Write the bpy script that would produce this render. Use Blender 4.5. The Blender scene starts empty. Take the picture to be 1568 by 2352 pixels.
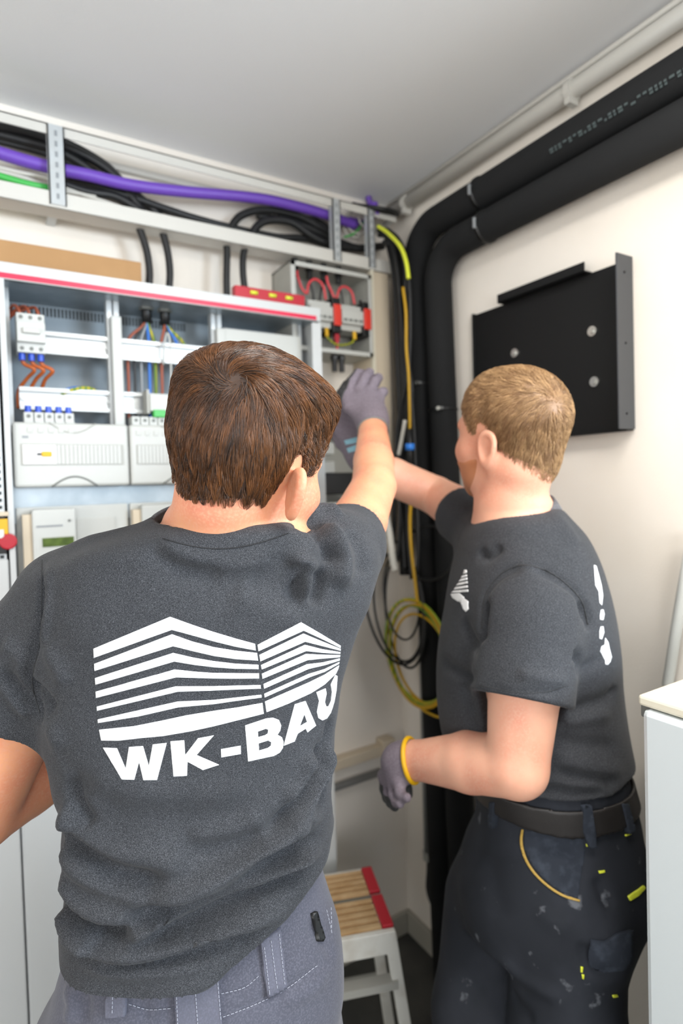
import bpy, bmesh, math, random
import numpy as np
from mathutils import Vector, Matrix, Euler
from mathutils.bvhtree import BVHTree
from mathutils.geometry import delaunay_2d_cdt

random.seed(7); RNG = np.random.default_rng(7)
SC = bpy.context.scene
COL = SC.collection

# ------------------------------------------------------------------ camera, light, exposure
XB, YA, CH = 1.22, 1.634, 2.5          # wall planes and ceiling height
CAM = np.array([0.0, 0.0, 1.5685])
FPX, YAW, PITCH, ROLL, CY = 1353.67, 0.5467922, -0.02509952, -0.0290935, 1143.84
def _cam_axes():
    c, s = math.cos(YAW), math.sin(YAW)
    d = np.array([s*math.cos(PITCH), c*math.cos(PITCH), math.sin(PITCH)])
    r = np.array([c, -s, 0.0]); u = np.cross(r, d)
    return r*math.cos(ROLL)+u*math.sin(ROLL), -r*math.sin(ROLL)+u*math.cos(ROLL), d
CR, CU, CD = _cam_axes()
cam_d = bpy.data.cameras.new('camera'); cam = bpy.data.objects.new('camera', cam_d); COL.objects.link(cam)
cam_d.sensor_fit = 'VERTICAL'; cam_d.sensor_height = 36.0; cam_d.lens = FPX*36.0/2352
cam_d.shift_y = -(1176-CY)/2352
cam_d.clip_start = 0.05; cam_d.clip_end = 50
cam.matrix_world = Matrix(((CR[0], CU[0], -CD[0], CAM[0]), (CR[1], CU[1], -CD[1], CAM[1]), (CR[2], CU[2], -CD[2], CAM[2]), (0, 0, 0, 1)))
cam_d.dof.use_dof = True; cam_d.dof.focus_distance = 0.70; cam_d.dof.aperture_fstop = 2.9
SC.camera = cam

SC.view_settings.view_transform = 'Standard'; SC.view_settings.look = 'None'
SC.view_settings.gamma = 1.0; SC.view_settings.use_curve_mapping = False
SC.view_settings.exposure = 0.08
world = bpy.data.worlds.new('world'); SC.world = world; world.use_nodes = True
world.node_tree.nodes['Background'].inputs[0].default_value = (0.75, 0.85, 1.0, 1)
world.node_tree.nodes['Background'].inputs[1].default_value = 0.6
SC.cycles.use_denoising = True
SC.cycles.max_bounces = 8; SC.cycles.diffuse_bounces = 5; SC.cycles.caustics_reflective = False; SC.cycles.caustics_refractive = False
SC.cycles.sample_clamp_indirect = 6

def area(name, loc, aim, sx, sy, power, col):
    l = bpy.data.lights.new(name, 'AREA'); l.shape = 'RECTANGLE'; l.size = sx; l.size_y = sy; l.energy = power; l.color = col
    o = bpy.data.objects.new(name, l); COL.objects.link(o); o.location = loc
    o.rotation_euler = (Vector(aim)-Vector(loc)).to_track_quat('-Z', 'Y').to_euler()
    return o
# daylight through the right rear window, fill lamps added at rear left and left
area('window_daylight', (2.10, -2.12, 1.85), (0.7, 0.8, 1.2), 1.1, .95, 112, (0.74, 0.87, 1.0))
area('rear_fill_light', (-0.55, -2.10, 1.60), (0.2, 0.4, 2.5), 1.5, 1.2, 44, (0.97, 0.98, 1.0))  # fill lamp at the unseen left rear window, tilted up to lift the ceiling
area('ceiling_lamp_light', (0.62, -0.15, 2.425), (0.62, -0.15, 0), .30, 1.15, 23, (1.0, 0.96, 0.90))
area('left_fill_light', (-1.93, -0.2, 1.25), (0, 0.3, 1.3), 1.0, 2.1, 24, (1.0, 0.96, 0.90))  # warm fill lamp added on the left, set in the side opening

def ray(px, py):
    return CD+CR*((px-784)/FPX)-CU*((py-CY)/FPX)
def P(px, py, Z): return CAM+ray(px, py)*Z
def A(px, py, off=0.0):                # point on a plane parallel to the cabinet wall
    v = ray(px, py); return CAM+v*((YA-off)/v[1])
def B(px, py, off=0.0):                # point on a plane parallel to the pipe wall
    v = ray(px, py); return CAM+v*((XB-off)/v[0])
def FZ(px, py, z):                     # point on a level plane
    v = ray(px, py); return CAM+v*((z-CAM[2])/v[2])

# ------------------------------------------------------------------ materials
def lin(c):
    if isinstance(c, str):
        c = [int(c[i:i+2], 16)/255 for i in (0, 2, 4)]
    return tuple((x/12.92 if x <= .04045 else ((x+.055)/1.055)**2.4) for x in c[:3])+(1,)
MATS = {}
def mat(name, col, rough=0.5, metal=0.0, noise=None, bump=None, spec=0.5, sheen=0.0, sss=0.0, emis=None, coat=0.0, trans=0.0):
    """noise=(scale, second colour, contrast lo, hi); bump=(scale, strength, distance)"""
    m = bpy.data.materials.new(name); m.use_nodes = True; nt = m.node_tree; n = nt.nodes; b = n['Principled BSDF']
    b.inputs['Base Color'].default_value = lin(col); b.inputs['Roughness'].default_value = rough; b.inputs['Metallic'].default_value = metal
    b.inputs['Specular IOR Level'].default_value = spec; b.inputs['Sheen Weight'].default_value = sheen; b.inputs['Coat Weight'].default_value = coat
    b.inputs['Transmission Weight'].default_value = trans
    if sss: b.inputs['Subsurface Weight'].default_value = sss; b.inputs['Subsurface Radius'].default_value = (1.0, 0.35, 0.2); b.inputs['Subsurface Scale'].default_value = 0.01
    if emis: b.inputs['Emission Color'].default_value = lin(emis[0]); b.inputs['Emission Strength'].default_value = emis[1]
    tc = n.new('ShaderNodeTexCoord')
    if noise:
        layers = noise if isinstance(noise, list) else [noise]
        prev = None
        for (sc_, c2, lo, hi) in layers:
            t = n.new('ShaderNodeTexNoise'); t.inputs['Scale'].default_value = sc_; t.inputs['Detail'].default_value = 4
            nt.links.new(tc.outputs['Object'], t.inputs['Vector'])
            r = n.new('ShaderNodeMapRange'); r.inputs[1].default_value = lo; r.inputs[2].default_value = hi
            nt.links.new(t.outputs['Fac'], r.inputs[0])
            mx = n.new('ShaderNodeMix'); mx.data_type = 'RGBA'
            nt.links.new(r.outputs[0], mx.inputs[0])
            if prev is None: mx.inputs[6].default_value = lin(col)
            else: nt.links.new(prev, mx.inputs[6])
            mx.inputs[7].default_value = lin(c2); prev = mx.outputs[2]
        nt.links.new(prev, b.inputs['Base Color'])
    if bump:
        t = n.new('ShaderNodeTexNoise'); t.inputs['Scale'].default_value = bump[0]; t.inputs['Detail'].default_value = 5
        nt.links.new(tc.outputs['Object'], t.inputs['Vector'])
        bp = n.new('ShaderNodeBump'); bp.inputs['Strength'].default_value = bump[1]; bp.inputs['Distance'].default_value = bump[2]
        nt.links.new(t.outputs['Fac'], bp.inputs['Height']); nt.links.new(bp.outputs[0], b.inputs['Normal'])
    MATS[name] = m; return m

mat('wall_paint', 'ebe5dc', .85, bump=(220, .25, .002), noise=(2.5, 'e5ddd1', .4, .7))
mat('ceiling_paint', 'e8eaec', .9, bump=(160, .2, .002))
mat('floor_screed', '3c3d3b', .55, noise=(6, '545450', .4, .7), bump=(40, .2, .003))
mat('skirting', 'a7a499', .6)
mat('enamel', 'c3c6c6', .32, spec=.5)
mat('enamel_grey', 'a3aaad', .4)
mat('sheet_zinc', 'aab4ba', .38, metal=.55, noise=(14, '98a3aa', .4, .6))
mat('galvanised', 'bcc0c1', .42, metal=.25, noise=(30, 'bfc4c6', .4, .6))
mat('rail_steel', 'b4b7b7', .4, metal=.6)
mat('tray_paint', 'c9c7c0', .5)
mat('plastic_white', 'bfc1bd', .45)
mat('plastic_cover', 'bcbdb8', .42)
mat('plastic_grey', 'a5a59e', .5)
mat('plastic_dark_grey', '6f716d', .5)
mat('slot_dark', '2c3133', .7)
mat('black_plastic', '0f1011', .45)
mat('black_rubber', '1b1c1d', .72, bump=(300, .2, .001))
mat('cable_black', '141516', .5)
mat('cable_grey', 'c6c3ba', .5)
mat('purple', '6a45b0', .45)
mat('red_line', 'cf2247', .4)
mat('red_plastic', 'd63a2c', .4)
mat('red_dark', 'b01c2c', .45)
mat('wire_red', 'd4424a', .4)
mat('wire_brown', '9a4f37', .45)
mat('wire_orange', 'b35a26', .45)
mat('wire_blue', '2d6fc6', .4)
mat('wire_black', '26282a', .4)
mat('wire_grey', '8b8f92', .4)
mat('green', '3fae4c', .4)
mat('blue', '1f49b8', .4)
mat('sky_blue', '2f7bd8', .4)
mat('cable_yellow', 'b9900e', .45)
mat('yellow', 'd9a80e', .45)
mat('pipe_gold', 'a98a3c', .6)
mat('lime', 'd4dc3c', .4)
mat('cardboard', 'ab855a', .8, noise=(9, 'a57f55', .4, .6))
mat('lcd', '4a5a30', .2, noise=(40, '5c6e38', .4, .6))
mat('label_white', 'dcdad8', .5)
mat('panel_black', '111213', .5, spec=.3)
mat('panel_edge', '3c3e42', .45)
mat('chrome', 'c9c9c4', .25, metal=.9)
mat('foam', '1d1e1f', .9, spec=.25, bump=(500, .35, .001))
mat('print_faint', '4b5657', .7)
mat('pipe_beige', 'cdbfa8', .6)
mat('alu', '9a9c9c', .38, metal=.5)
mat('appliance', 'ccd3d5', .35)
mat('cream', 'dad4c1', .5)
mat('wood_step', 'c2a47b', .7, noise=(25, 'b29064', .35, .65))
mat('dirty_white', 'd9d9d2', .5, noise=(18, 'c4bfb4', .5, .75))
mat('plate_grey', '87939b', .45)
mat('lamp_diffuser', 'ffffff', .5, emis=('fff4e6', 3.0))
mat('bag_dark', '2b2b2f', .8)  # even dark tone of the bag itself

def gy_cable(name, c1, c2, scale=60):
    """two-colour striped earth wire"""
    m = mat(name, c1, .45); nt = m.node_tree; b = nt.nodes['Principled BSDF']
    w = nt.nodes.new('ShaderNodeTexWave'); w.inputs['Scale'].default_value = scale; w.inputs['Distortion'].default_value = 0
    tc = nt.nodes.new('ShaderNodeTexCoord'); nt.links.new(tc.outputs['Object'], w.inputs['Vector'])
    mx = nt.nodes.new('ShaderNodeMix'); mx.data_type = 'RGBA'; mx.inputs[6].default_value = lin(c1); mx.inputs[7].default_value = lin(c2)
    nt.links.new(w.outputs['Fac'], mx.inputs[0]); nt.links.new(mx.outputs[2], b.inputs['Base Color'])
gy_cable('earth_wire', 'b7a816', '557f26', 25)

# ------------------------------------------------------------------ building helpers
def tag(o, label=None, cat=None, group=None, kind=None):
    if label: o['label'] = label
    if cat: o['category'] = cat
    if group: o['group'] = group
    if kind: o['kind'] = kind
    return o
def link(name, me, m=None, parent=None, smooth=True, origin=None):
    if m is not None: me.materials.append(MATS[m] if isinstance(m, str) else m)
    if smooth:
        me.polygons.foreach_set('use_smooth', [True]*len(me.polygons))
    o = bpy.data.objects.new(name, me)
    if parent is None:
        if origin is None and len(me.vertices):
            co = np.empty(len(me.vertices)*3); me.vertices.foreach_get('co', co); co = co.reshape(-1, 3)
            lo, hi = co.min(0), co.max(0); origin = ((lo[0]+hi[0])/2, (lo[1]+hi[1])/2, lo[2])
        if origin is not None:
            me.transform(Matrix.Translation(-Vector(origin))); o.location = origin
    COL.objects.link(o)
    if parent is not None:
        o.parent = parent
        pm = world_of(parent)
        o.matrix_parent_inverse = pm.inverted()
    return o
def world_of(o):
    m = Matrix.LocRotScale(o.location, o.rotation_euler, o.scale)
    if o.parent is not None: m = world_of(o.parent) @ o.matrix_parent_inverse @ m
    return m
def empty(name, loc, label, cat, group=None):
    o = bpy.data.objects.new(name, None); o.location = loc; o.empty_display_size = .05; COL.objects.link(o)
    return tag(o, label, cat, group)
def copy_tree(o, delta, label=None, parent=None, name=None):
    c = o.copy(); COL.objects.link(c)
    if parent is None:
        c.location = Vector(o.location)+Vector(delta)
        if label: c['label'] = label
    else: c.parent = parent
    for ch in o.children: copy_tree(ch, None, None, c)
    return c

class MB:
    """collects shapes into one mesh"""
    def __init__(s): s.bm = bmesh.new()
    def box(s, x0, x1, y0, y1, z0, z1, bev=0.0):
        return s.obox([(x0+x1)/2, (y0+y1)/2, (z0+z1)/2], [(x1-x0), 0, 0], [0, (y1-y0), 0], [0, 0, (z1-z0)], bev)
    def obox(s, c, ax, ay, az, bev=0.0):
        c, ax, ay, az = (Vector(v) for v in (c, ax, ay, az))
        vs = [s.bm.verts.new(c+ax*i+ay*j+az*k) for i in (-.5, .5) for j in (-.5, .5) for k in (-.5, .5)]
        F = [(0, 1, 3, 2), (4, 6, 7, 5), (0, 4, 5, 1), (2, 3, 7, 6), (0, 2, 6, 4), (1, 5, 7, 3)]
        fs = [s.bm.faces.new([vs[i] for i in f]) for f in F]
        if bev > 0:
            es = list({e for f in fs for e in f.edges})
            bmesh.ops.bevel(s.bm, geom=es, offset=bev, segments=2, affect='EDGES', profile=.5)
        return s
    def tube(s, pts, r, n=12, caps=True, closed=False):
        pts = [Vector(p) for p in pts]; N = len(pts)
        rs = r if hasattr(r, '__len__') else [r]*N
        rings = []; up = None
        for i, p in enumerate(pts):
            if closed: t = pts[(i+1) % N]-pts[i-1]
            else: t = pts[min(i+1, N-1)]-pts[max(i-1, 0)]
            t.normalize()
            if up is None:
                up = t.orthogonal().normalized()
            up = (up-t*up.dot(t)); up.normalize(); w = t.cross(up)
            rings.append([s.bm.verts.new(p+(up*math.cos(a)+w*math.sin(a))*rs[i]) for a in [2*math.pi*k/n for k in range(n)]])
        for i in range(N if closed else N-1):
            a, b = rings[i], rings[(i+1) % N]
            off = 0
            if closed and i == N-1:
                off = min(range(n), key=lambda q: (a[0].co-b[q].co).length)
            for k in range(n): s.bm.faces.new((a[k], a[(k+1) % n], b[(k+1+off) % n], b[(k+off) % n]))
        if caps and not closed:
            s.bm.faces.new(rings[0][::-1]); s.bm.faces.new(rings[-1])
        return s
    def cyl(s, p0, p1, r, n=20, r1=None):
        return s.tube([p0, p1], [r, r if r1 is None else r1], n)
    def prism(s, poly, o, ux, uy, un, depth):
        """extrude 2-D polygon"""
        o, ux, uy, un = (Vector(v) for v in (o, ux, uy, un))
        a = [s.bm.verts.new(o+ux*p[0]+uy*p[1]) for p in poly]; b = [s.bm.verts.new(v.co+un*depth) for v in a]
        s.bm.faces.new(a); s.bm.faces.new(b[::-1]); n = len(a)
        for i in range(n): s.bm.faces.new((a[i], b[i], b[(i+1) % n], a[(i+1) % n]))
        return s
    def build(s, name, m, parent=None, smooth=False, bev=0.0, origin=None):
        bmesh.ops.recalc_face_normals(s.bm, faces=s.bm.faces)
        me = bpy.data.meshes.new(name); s.bm.to_mesh(me); s.bm.free()
        o = link(name, me, m, parent, smooth, origin)
        if bev:
            md = o.modifiers.new('bevel', 'BEVEL'); md.width = bev; md.segments = 2; md.limit_method = 'ANGLE'; md.angle_limit = 1.0
        return o
def smooth_path(pts, k=8):
    """Catmull-Rom through points"""
    pts = [np.array(p, float) for p in pts]; q = [2*pts[0]-pts[1]]+pts+[2*pts[-1]-pts[-2]]; out = []
    for i in range(1, len(q)-2):
        for j in range(k):
            t = j/k; a, b, c, d = q[i-1:i+3]
            out.append(.5*((2*b)+(-a+c)*t+(2*a-5*b+4*c-d)*t*t+(-a+3*b-3*c+d)*t**3))
    out.append(pts[-1]); return out
def cable(name, pts, r, m, label=None, cat=None, group=None, parent=None, n=10, k=8):
    o = MB().tube(smooth_path(pts, k), r, n).build(name, m, parent, smooth=True)
    return tag(o, label, cat, group)
def struct(name, mb, m, **kw):
    o = mb.build(name, m, **kw); o['kind'] = 'structure'; return o
# ------------------------------------------------------------------ room shell
RX0, RY0 = -2.0, -2.2
RX1 = 2.7
struct('floor', MB().box(RX0, RX1+.1, RY0, YA+.1, -.1, 0), 'floor_screed')
struct('ceiling', MB().box(RX0-.1, RX1+.1, RY0-.1, YA+.1, CH, CH+.1), 'ceiling_paint')
struct('wall_left', MB().box(RX0, XB+.1, YA, YA+.1, 0, CH), 'wall_paint')
struct('wall_right', MB().box(XB, XB+.1, .08, YA, 0, CH), 'wall_paint')
struct('wall_back', MB().box(RX0, -1.35, RY0-.1, RY0, 0, CH).box(.25, 1.5, RY0-.1, RY0, 0, CH).box(1.5, RX1, RY0-.1, RY0, 0, .95).box(1.5, RX1, RY0-.1, RY0, 2.35, CH).box(-1.35, .25, RY0-.1, RY0, 0, .85).box(-1.35, .25, RY0-.1, RY0, 2.25, CH), 'wall_paint')
struct('wall_alcove', MB().box(XB+.1, RX1, .08, .18, 0, CH), 'wall_paint')
struct('wall_window_side', MB().box(RX1, RX1+.1, RY0-.1, .18, 0, CH), 'wall_paint')
struct('window_2', MB().box(1.5, RX1, RY0-.07, RY0-.02, .95, 1.01).box(1.5, RX1, RY0-.07, RY0-.02, 2.29, 2.35).box(1.5, 1.56, RY0-.07, RY0-.02, 1.01, 2.29).box(RX1-.06, RX1, RY0-.07, RY0-.02, 1.01, 2.29), 'enamel')
struct('wall_side', MB().box(RX0-.1, RX0, RY0, -.75, 0, CH).box(RX0-.1, RX0, .35, YA, 0, CH).box(RX0-.1, RX0, -.75, .35, 2.3, CH), 'wall_paint')
struct('window_1', MB().box(-1.35, .25, RY0-.07, RY0-.02, .85, .91).box(-1.35, .25, RY0-.07, RY0-.02, 2.19, 2.25).box(-1.35, -1.29, RY0-.07, RY0-.02, .91, 2.19).box(.19, .25, RY0-.07, RY0-.02, .91, 2.19).box(-.58, -.52, RY0-.07, RY0-.02, .91, 2.19), 'enamel')
struct('door_1', MB().box(RX0-.08, RX0, -.79, -.75, 0, 2.34).box(RX0-.08, RX0, .35, .39, 0, 2.34).box(RX0-.08, RX0, -.75, .35, 2.30, 2.34), 'enamel')
t = empty('ceiling_lamp', (.62, -.15, 2.43), 'long white lamp fixed flat to the ceiling', 'ceiling lamp')
MB().box(.46, .78, -.75, .45, 2.44, 2.499, .006).build('housing', 'enamel', t)
MB().box(.47, .77, -.74, .44, 2.432, 2.440, .002).build('diffuser', 'lamp_diffuser', t)
struct('baseboard_left', MB().box(.0, XB-.016, YA-.016, YA, 0, .075), 'skirting', bev=.004)
struct('baseboard_right', MB().box(XB-.016, XB, .08, YA, 0, .075), 'skirting', bev=.004)

# ------------------------------------------------------------------ distribution cabinet on the left wall
CX0, CX1, CF, CB_, CZ0, CZ1 = .045, .822, YA-.2, YA-.012, .30, 2.056
cab = empty('distribution_cabinet', ((CX0+CX1)/2, YA-.1, CZ0), 'open white distribution cabinet with a red line along its top edge', 'electrical cabinet')
m = MB()
m.box(CX0, CX1, CF+.004, YA, CZ1-.003, CZ1)
m.box(CX0, CX0+.004, CF+.004, YA, CZ0, CZ1).box(CX1-.004, CX1, CF+.004, YA, CZ0, CZ1).box(CX0, CX1, CF+.004, YA, CZ0, CZ0+.003)
m.build('housing', 'enamel', cab)
m = MB()
m.box(CX0, CX1, CF, CF+.006, CZ1-.036, CZ1, .001).box(CX0, CX0+.011, CF, CF+.006, CZ0, CZ1-.036).box(CX1-.028, CX1, CF, CF+.006, CZ0, CZ1-.042).box(CX0, CX1, CF, CF+.006, CZ0, CZ0+.03)
m.build('front_frame', 'enamel', cab)
MB().box(CX0, CX1-.014, CF-.0015, CF+.001, CZ1-.034, CZ1-.023).build('red_trim', 'red_line', cab)
MB().box(CX0+.004, CX1-.004, YA-.012, YA-.009, CZ0+.01, CZ1-.006).build('back_plate', 'plate_grey', cab)
m = MB().box(CX0+.004, CX1-.004, CF+.03, YA-.012, CZ1-.03, CZ1-.012)
m.build('top_plate', 'sheet_zinc', cab)
m = MB()
x = CX0+.03
while x < .50:
    m.box(x, x+.005, YA-.0125, YA-.0095, 2.00, 2.022); x += .0085
m.build('perforation', 'slot_dark', cab)
m = MB()
for px_ in (.055, .272, .288, .532, .548, .788):
    m.box(px_, px_+.012, CF+.075, CF+.10, CZ0+.05, CZ1-.03)
m.build('mounting_upright', 'galvanised', cab)
for px_ in (.278, .540):
    MB().box(px_, px_+.024, CF+.055, CF+.075, CZ0+.05, 1.985, .003).build('divider_post', 'plastic_white', cab)
def din(x0, x1, z):
    m = MB().box(x0, x1, CF+.088, CF+.09, z-.0175, z+.0175).box(x0, x1, CF+.078, CF+.0795, z-.0255, z-.0165).box(x0, x1, CF+.078, CF+.0795, z+.0165, z+.0255)
    m.box(x0, x1, CF+.0795, CF+.09, z-.018, z-.0165).box(x0, x1, CF+.0795, CF+.09, z+.0165, z+.018)
    for xx in (x0+.008, x1-.008): m.cyl((xx, CF+.089, z), (xx, CF+.083, z), .005, 10)
    return m.build('mounting_rail', 'rail_steel', cab)
for z in (1.912, 1.782):
    din(.080, .280, z); din(.300, .542, z); din(.565, .79, z)
MB().box(.562, .79, CF+.06, CF+.064, 1.30, 1.988, .002).build('blank_cover', 'plastic_white', cab)
for x0, x1, lab in ((.060, .2985, 0), (.3015, .546, 1)):
    zc = 1.650
    c = MB().box(x0, x1, CF+.012, CF+.05, zc-.071, zc+.071, .006).build('cover', 'plastic_cover', cab, smooth=False)
    MB().box(x0+.014, x1-.012, CF+.0105, CF+.013, zc-.023, zc+.024, .0006).build('slot_field', 'plastic_grey', c)
    m = MB(); xx = x0+.017
    while xx < x1-.02: m.box(xx, xx+.0072, CF+.009, CF+.012, zc-.021, zc+.022); xx += .0085
    m.build('blanking_strip', 'plastic_cover', c)
    for s in (1, -1):
        pts = [(x0+(x1-x0)*(.30+.40*t/16), CF+.0115, zc+s*(.071-.022*math.sin(math.pi*t/16))) for t in range(17)]
        MB().tube(pts, .0020 if s < 0 else .0014, 8).build('latch', 'plastic_dark_grey' if s < 0 else 'plastic_grey', c, smooth=True)
    if lab == 0:
        MB().box(x0+.018, x0+.084, CF+.0075, CF+.010, zc-.021, zc+.021, .001).build('label_plate', 'label_white', c)
        MB().box(x0+.054, x0+.074, CF+.0060, CF+.0080, zc-.0045, zc+.0065, .002).build('yellow_button', 'yellow', c)
        MB().box(x0+.045, x0+.054, CF+.0060, CF+.0080, zc-.0015, zc+.0030).build('black_mark', 'black_plastic', c)
        MB().box(x0+.018, x0+.030, CF+.0110, CF+.0122, zc+.036, zc+.041).build('maker_mark', 'wire_grey', c)
# lower meter boards
for x0, x1 in ((.062, .2975), (.3025, .546)):
    b = MB().box(x0, x1, CF+.045, CF+.052, .95, 1.535, .002).build('meter_board', 'plastic_white', cab)
    MB().box(x0+.120, x0+.205, CF+.041, CF+.046, 1.33, 1.505, .001).build('board_field', 'plastic_cover', b)
    MB().box(x0+.02, x0+.112, CF+.040, CF+.046, 1.478, 1.512, .001).build('terminal_cover', 'plastic_white', b)
MB().box(.052, .815, CF+.052, CF+.056, 1.50, 1.60).build('recess_plate', 'sheet_zinc', cab)
MB().box(CX0+.004, CX1-.004, CF-.002, CF+.001, CZ0+.01, 1.12, .0008).build('lower_door', 'enamel', cab)

def meter(x0, label):
    t = empty('electricity_meter', (x0+.045, CF+.02, 1.375), label, 'electricity meter', None)
    MB().box(x0, x0+.088, CF+.008, CF+.042, 1.345, 1.53, .004).build('case', 'plastic_white', t)
    MB().box(x0-.018, x0, CF+.02, CF+.042, 1.275, 1.52).build('side_cover', 'pipe_beige', t)
    MB().box(x0+.018, x0+.082, CF+.006, CF+.009, 1.447, 1.467, .001).build('display', 'lcd', t)
    MB().box(x0+.014, x0+.086, CF+.007, CF+.0085, 1.444, 1.47).build('display_frame', 'plastic_cover', t)
    MB().box(x0+.008, x0+.06, CF+.0065, CF+.009, 1.491, 1.495).build('label_line', 'wire_grey', t)
    MB().cyl((x0+.074, CF+.009, 1.503), (x0+.074, CF+.005, 1.503), .003, 10).build('sensor', 'plastic_dark_grey', t)
    return t
meter(.090, 'white electricity meter with a green display behind the shoulder')
meter(.322, 'pale electricity meter half hidden behind the neck')

# breakers
ORD5 = ['leftmost', 'second from left', 'middle one', 'fourth from left', 'rightmost']; ORD4 = ['leftmost', 'second from left', 'third from left', 'rightmost']
def breaker(x0, z, poles, label, group=None, cap=None, wide=.0175, cz=-1):
    t = empty('circuit_breaker', (x0+poles*wide/2, CF+.06, z-.04), label, 'circuit breaker', group)
    w = poles*wide
    MB().box(x0, x0+w, CF+.03, CF+.078, z-.043, z+.043, .0015).build('body', 'plastic_white', t)
    MB().box(x0, x0+w, CF+.018, CF+.031, z-.022, z+.022, .0015).build('nose', 'plastic_white', t)
    for k in range(poles):
        for dz in (.034, -.034):
            MB().cyl((x0+(k+.5)*wide, CF+.031, z+dz), (x0+(k+.5)*wide, CF+.0285, z+dz), .0042, 10).build('terminal', 'plastic_dark_grey', t)
    MB().box(x0+w*.2, x0+w*.8, CF+.010, CF+.019, z-.004, z+.008, .001).build('lever', 'plastic_cover', t)
    if cap:
        for k in range(poles):
            MB().cyl((x0+(k+.5)*wide, CF+.045, z+cz*.058), (x0+(k+.5)*wide, CF+.045, z+cz*.040), .0068, 10).build('wire_cap', cap, t)
    return t
breaker(.077, 1.918, 3, 'white three-pole main switch clipped on the upper rail', cap='blue', wide=.0185)
for k in range(5):
    breaker(.084+k*.0205, 1.702, 1, ORD5[k]+' of five white breakers with blue wire ends above the left cover', 'terminal breakers above the left cover', cap='blue', wide=.019, cz=1)
for k in range(4):
    breaker(.312+k*.0205, 1.700, 1, ORD4[k]+' of the four small white breakers above the right cover', 'terminal breakers above the right cover', wide=.019)
t = empty('terminal_block', (.385, CF+.05, 1.745), 'white terminal block with a bright green clip on the lower rail', 'terminal block')
MB().box(.356, .405, CF+.03, CF+.078, 1.757, 1.800, .002).build('body', 'plastic_white', t)
MB().box(.362, .392, CF+.022, CF+.04, 1.742, 1.760, .002).build('clip', 'green', t)
MB().box(.350, .356, CF+.035, CF+.078, 1.752, 1.81).build('end_bracket', 'plastic_grey', t)
# wires inside
yb = CF+.11; O3 = ['left', 'middle', 'right']
for k in range(3):
    x = .086+k*.0185
    cable('supply_wire', [(x, CF+.05, 1.955), (x-.002, CF+.05, 1.972), (x-.012, CF+.07, 1.985), (.062+k*.003, CF+.10, 1.965), (.057+k*.003, CF+.12, 1.92)], .0035, 'wire_brown',
          O3[k]+' red-brown wire arching over the main switch', 'wire', 'wires over the main switch')
    cable('feed_wire', [(x, CF+.05, 1.875), (x+.004, CF+.055, 1.855), (x+.024, CF+.05, 1.842), (x+.010, CF+.075, 1.825), (x-.006+k*.004, CF+.095, 1.80), (x-.008, CF+.10, 1.76)], .0042, 'wire_orange',
          O3[k]+' orange-brown wire leaving the main switch downward', 'wire', 'wires below the main switch')
cable('neutral_wire', [(.145, yb, 1.79), (.18, CF+.09, 1.808), (.215, CF+.09, 1.812), (.262, yb, 1.79)], .0035, 'wire_blue', 'blue wire arching behind the lower rail', 'wire')
cable('earth_wire', [(.155, yb-.01, 1.79), (.19, CF+.08, 1.806), (.23, CF+.085, 1.812), (.272, yb-.01, 1.79)], .0042, 'earth_wire', 'green and yellow wire arching behind the lower rail', 'wire')
def gland(x, label, fan):
    t = empty('cable_gland', (x, CF+.10, 1.985), label, 'cable gland', None)
    MB().cyl((x, CF+.10, 1.988), (x, CF+.10, 2.046), .0125, 16).build('sleeve', 'black_plastic', t, smooth=True)
    MB().cyl((x, CF+.10, 2.02), (x, CF+.10, 2.03), .018, 6).build('nut', 'plastic_dark_grey', t)
    for (x1, mm, nm, lb) in fan:
        cable(nm, [(x+(x1-x)*.05, CF+.10, 1.99), (x+(x1-x)*.3, CF+.098, 1.975), (x+(x1-x)*.9, CF+.096, 1.945), (x1, CF+.097, 1.91), (x1, CF+.1, 1.83), (x1-.002, CF+.1, 1.76), (x1, CF+.1, 1.71)], .0038, mm, lb, 'wire')
gland(.372, 'black cable gland on the left with five fanned wires', [
    (.322, 'wire_brown', 'phase_wire', 'brown wire farthest left of those fanning from the left gland'),
    (.338, 'wire_black', 'phase_wire', 'black wire beside the brown one from the left gland'),
    (.354, 'wire_grey', 'phase_wire', 'grey wire in the middle of the left gland fan'),
    (.374, 'wire_blue', 'neutral_wire', 'bright blue wire dropping from the left gland'),
    (.389, 'earth_wire', 'earth_wire', 'green and yellow wire dropping from the left gland')])
gland(.418, 'black cable gland on the right, close to the hair', [
    (.405, 'wire_brown', 'phase_wire', 'brown wire dropping from the right gland'),
    (.432, 'wire_black', 'phase_wire', 'black wire dropping from the right gland'),
    (.447, 'wire_blue', 'neutral_wire', 'blue wire slanting right from the right gland'),
    (.468, 'earth_wire', 'earth_wire', 'yellow-green wire slanting right from the right gland')])
cable('loose_wire', [(.405, CF+.05, 1.73), (.412, CF+.045, 1.82), (.414, CF+.045, 1.92), (.410, CF+.05, 1.955), (.404, CF+.06, 1.93), (.402, CF+.07, 1.88)], .0022, 'plastic_white', 'thin white wire hooked over the upper rail', 'wire')

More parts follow.
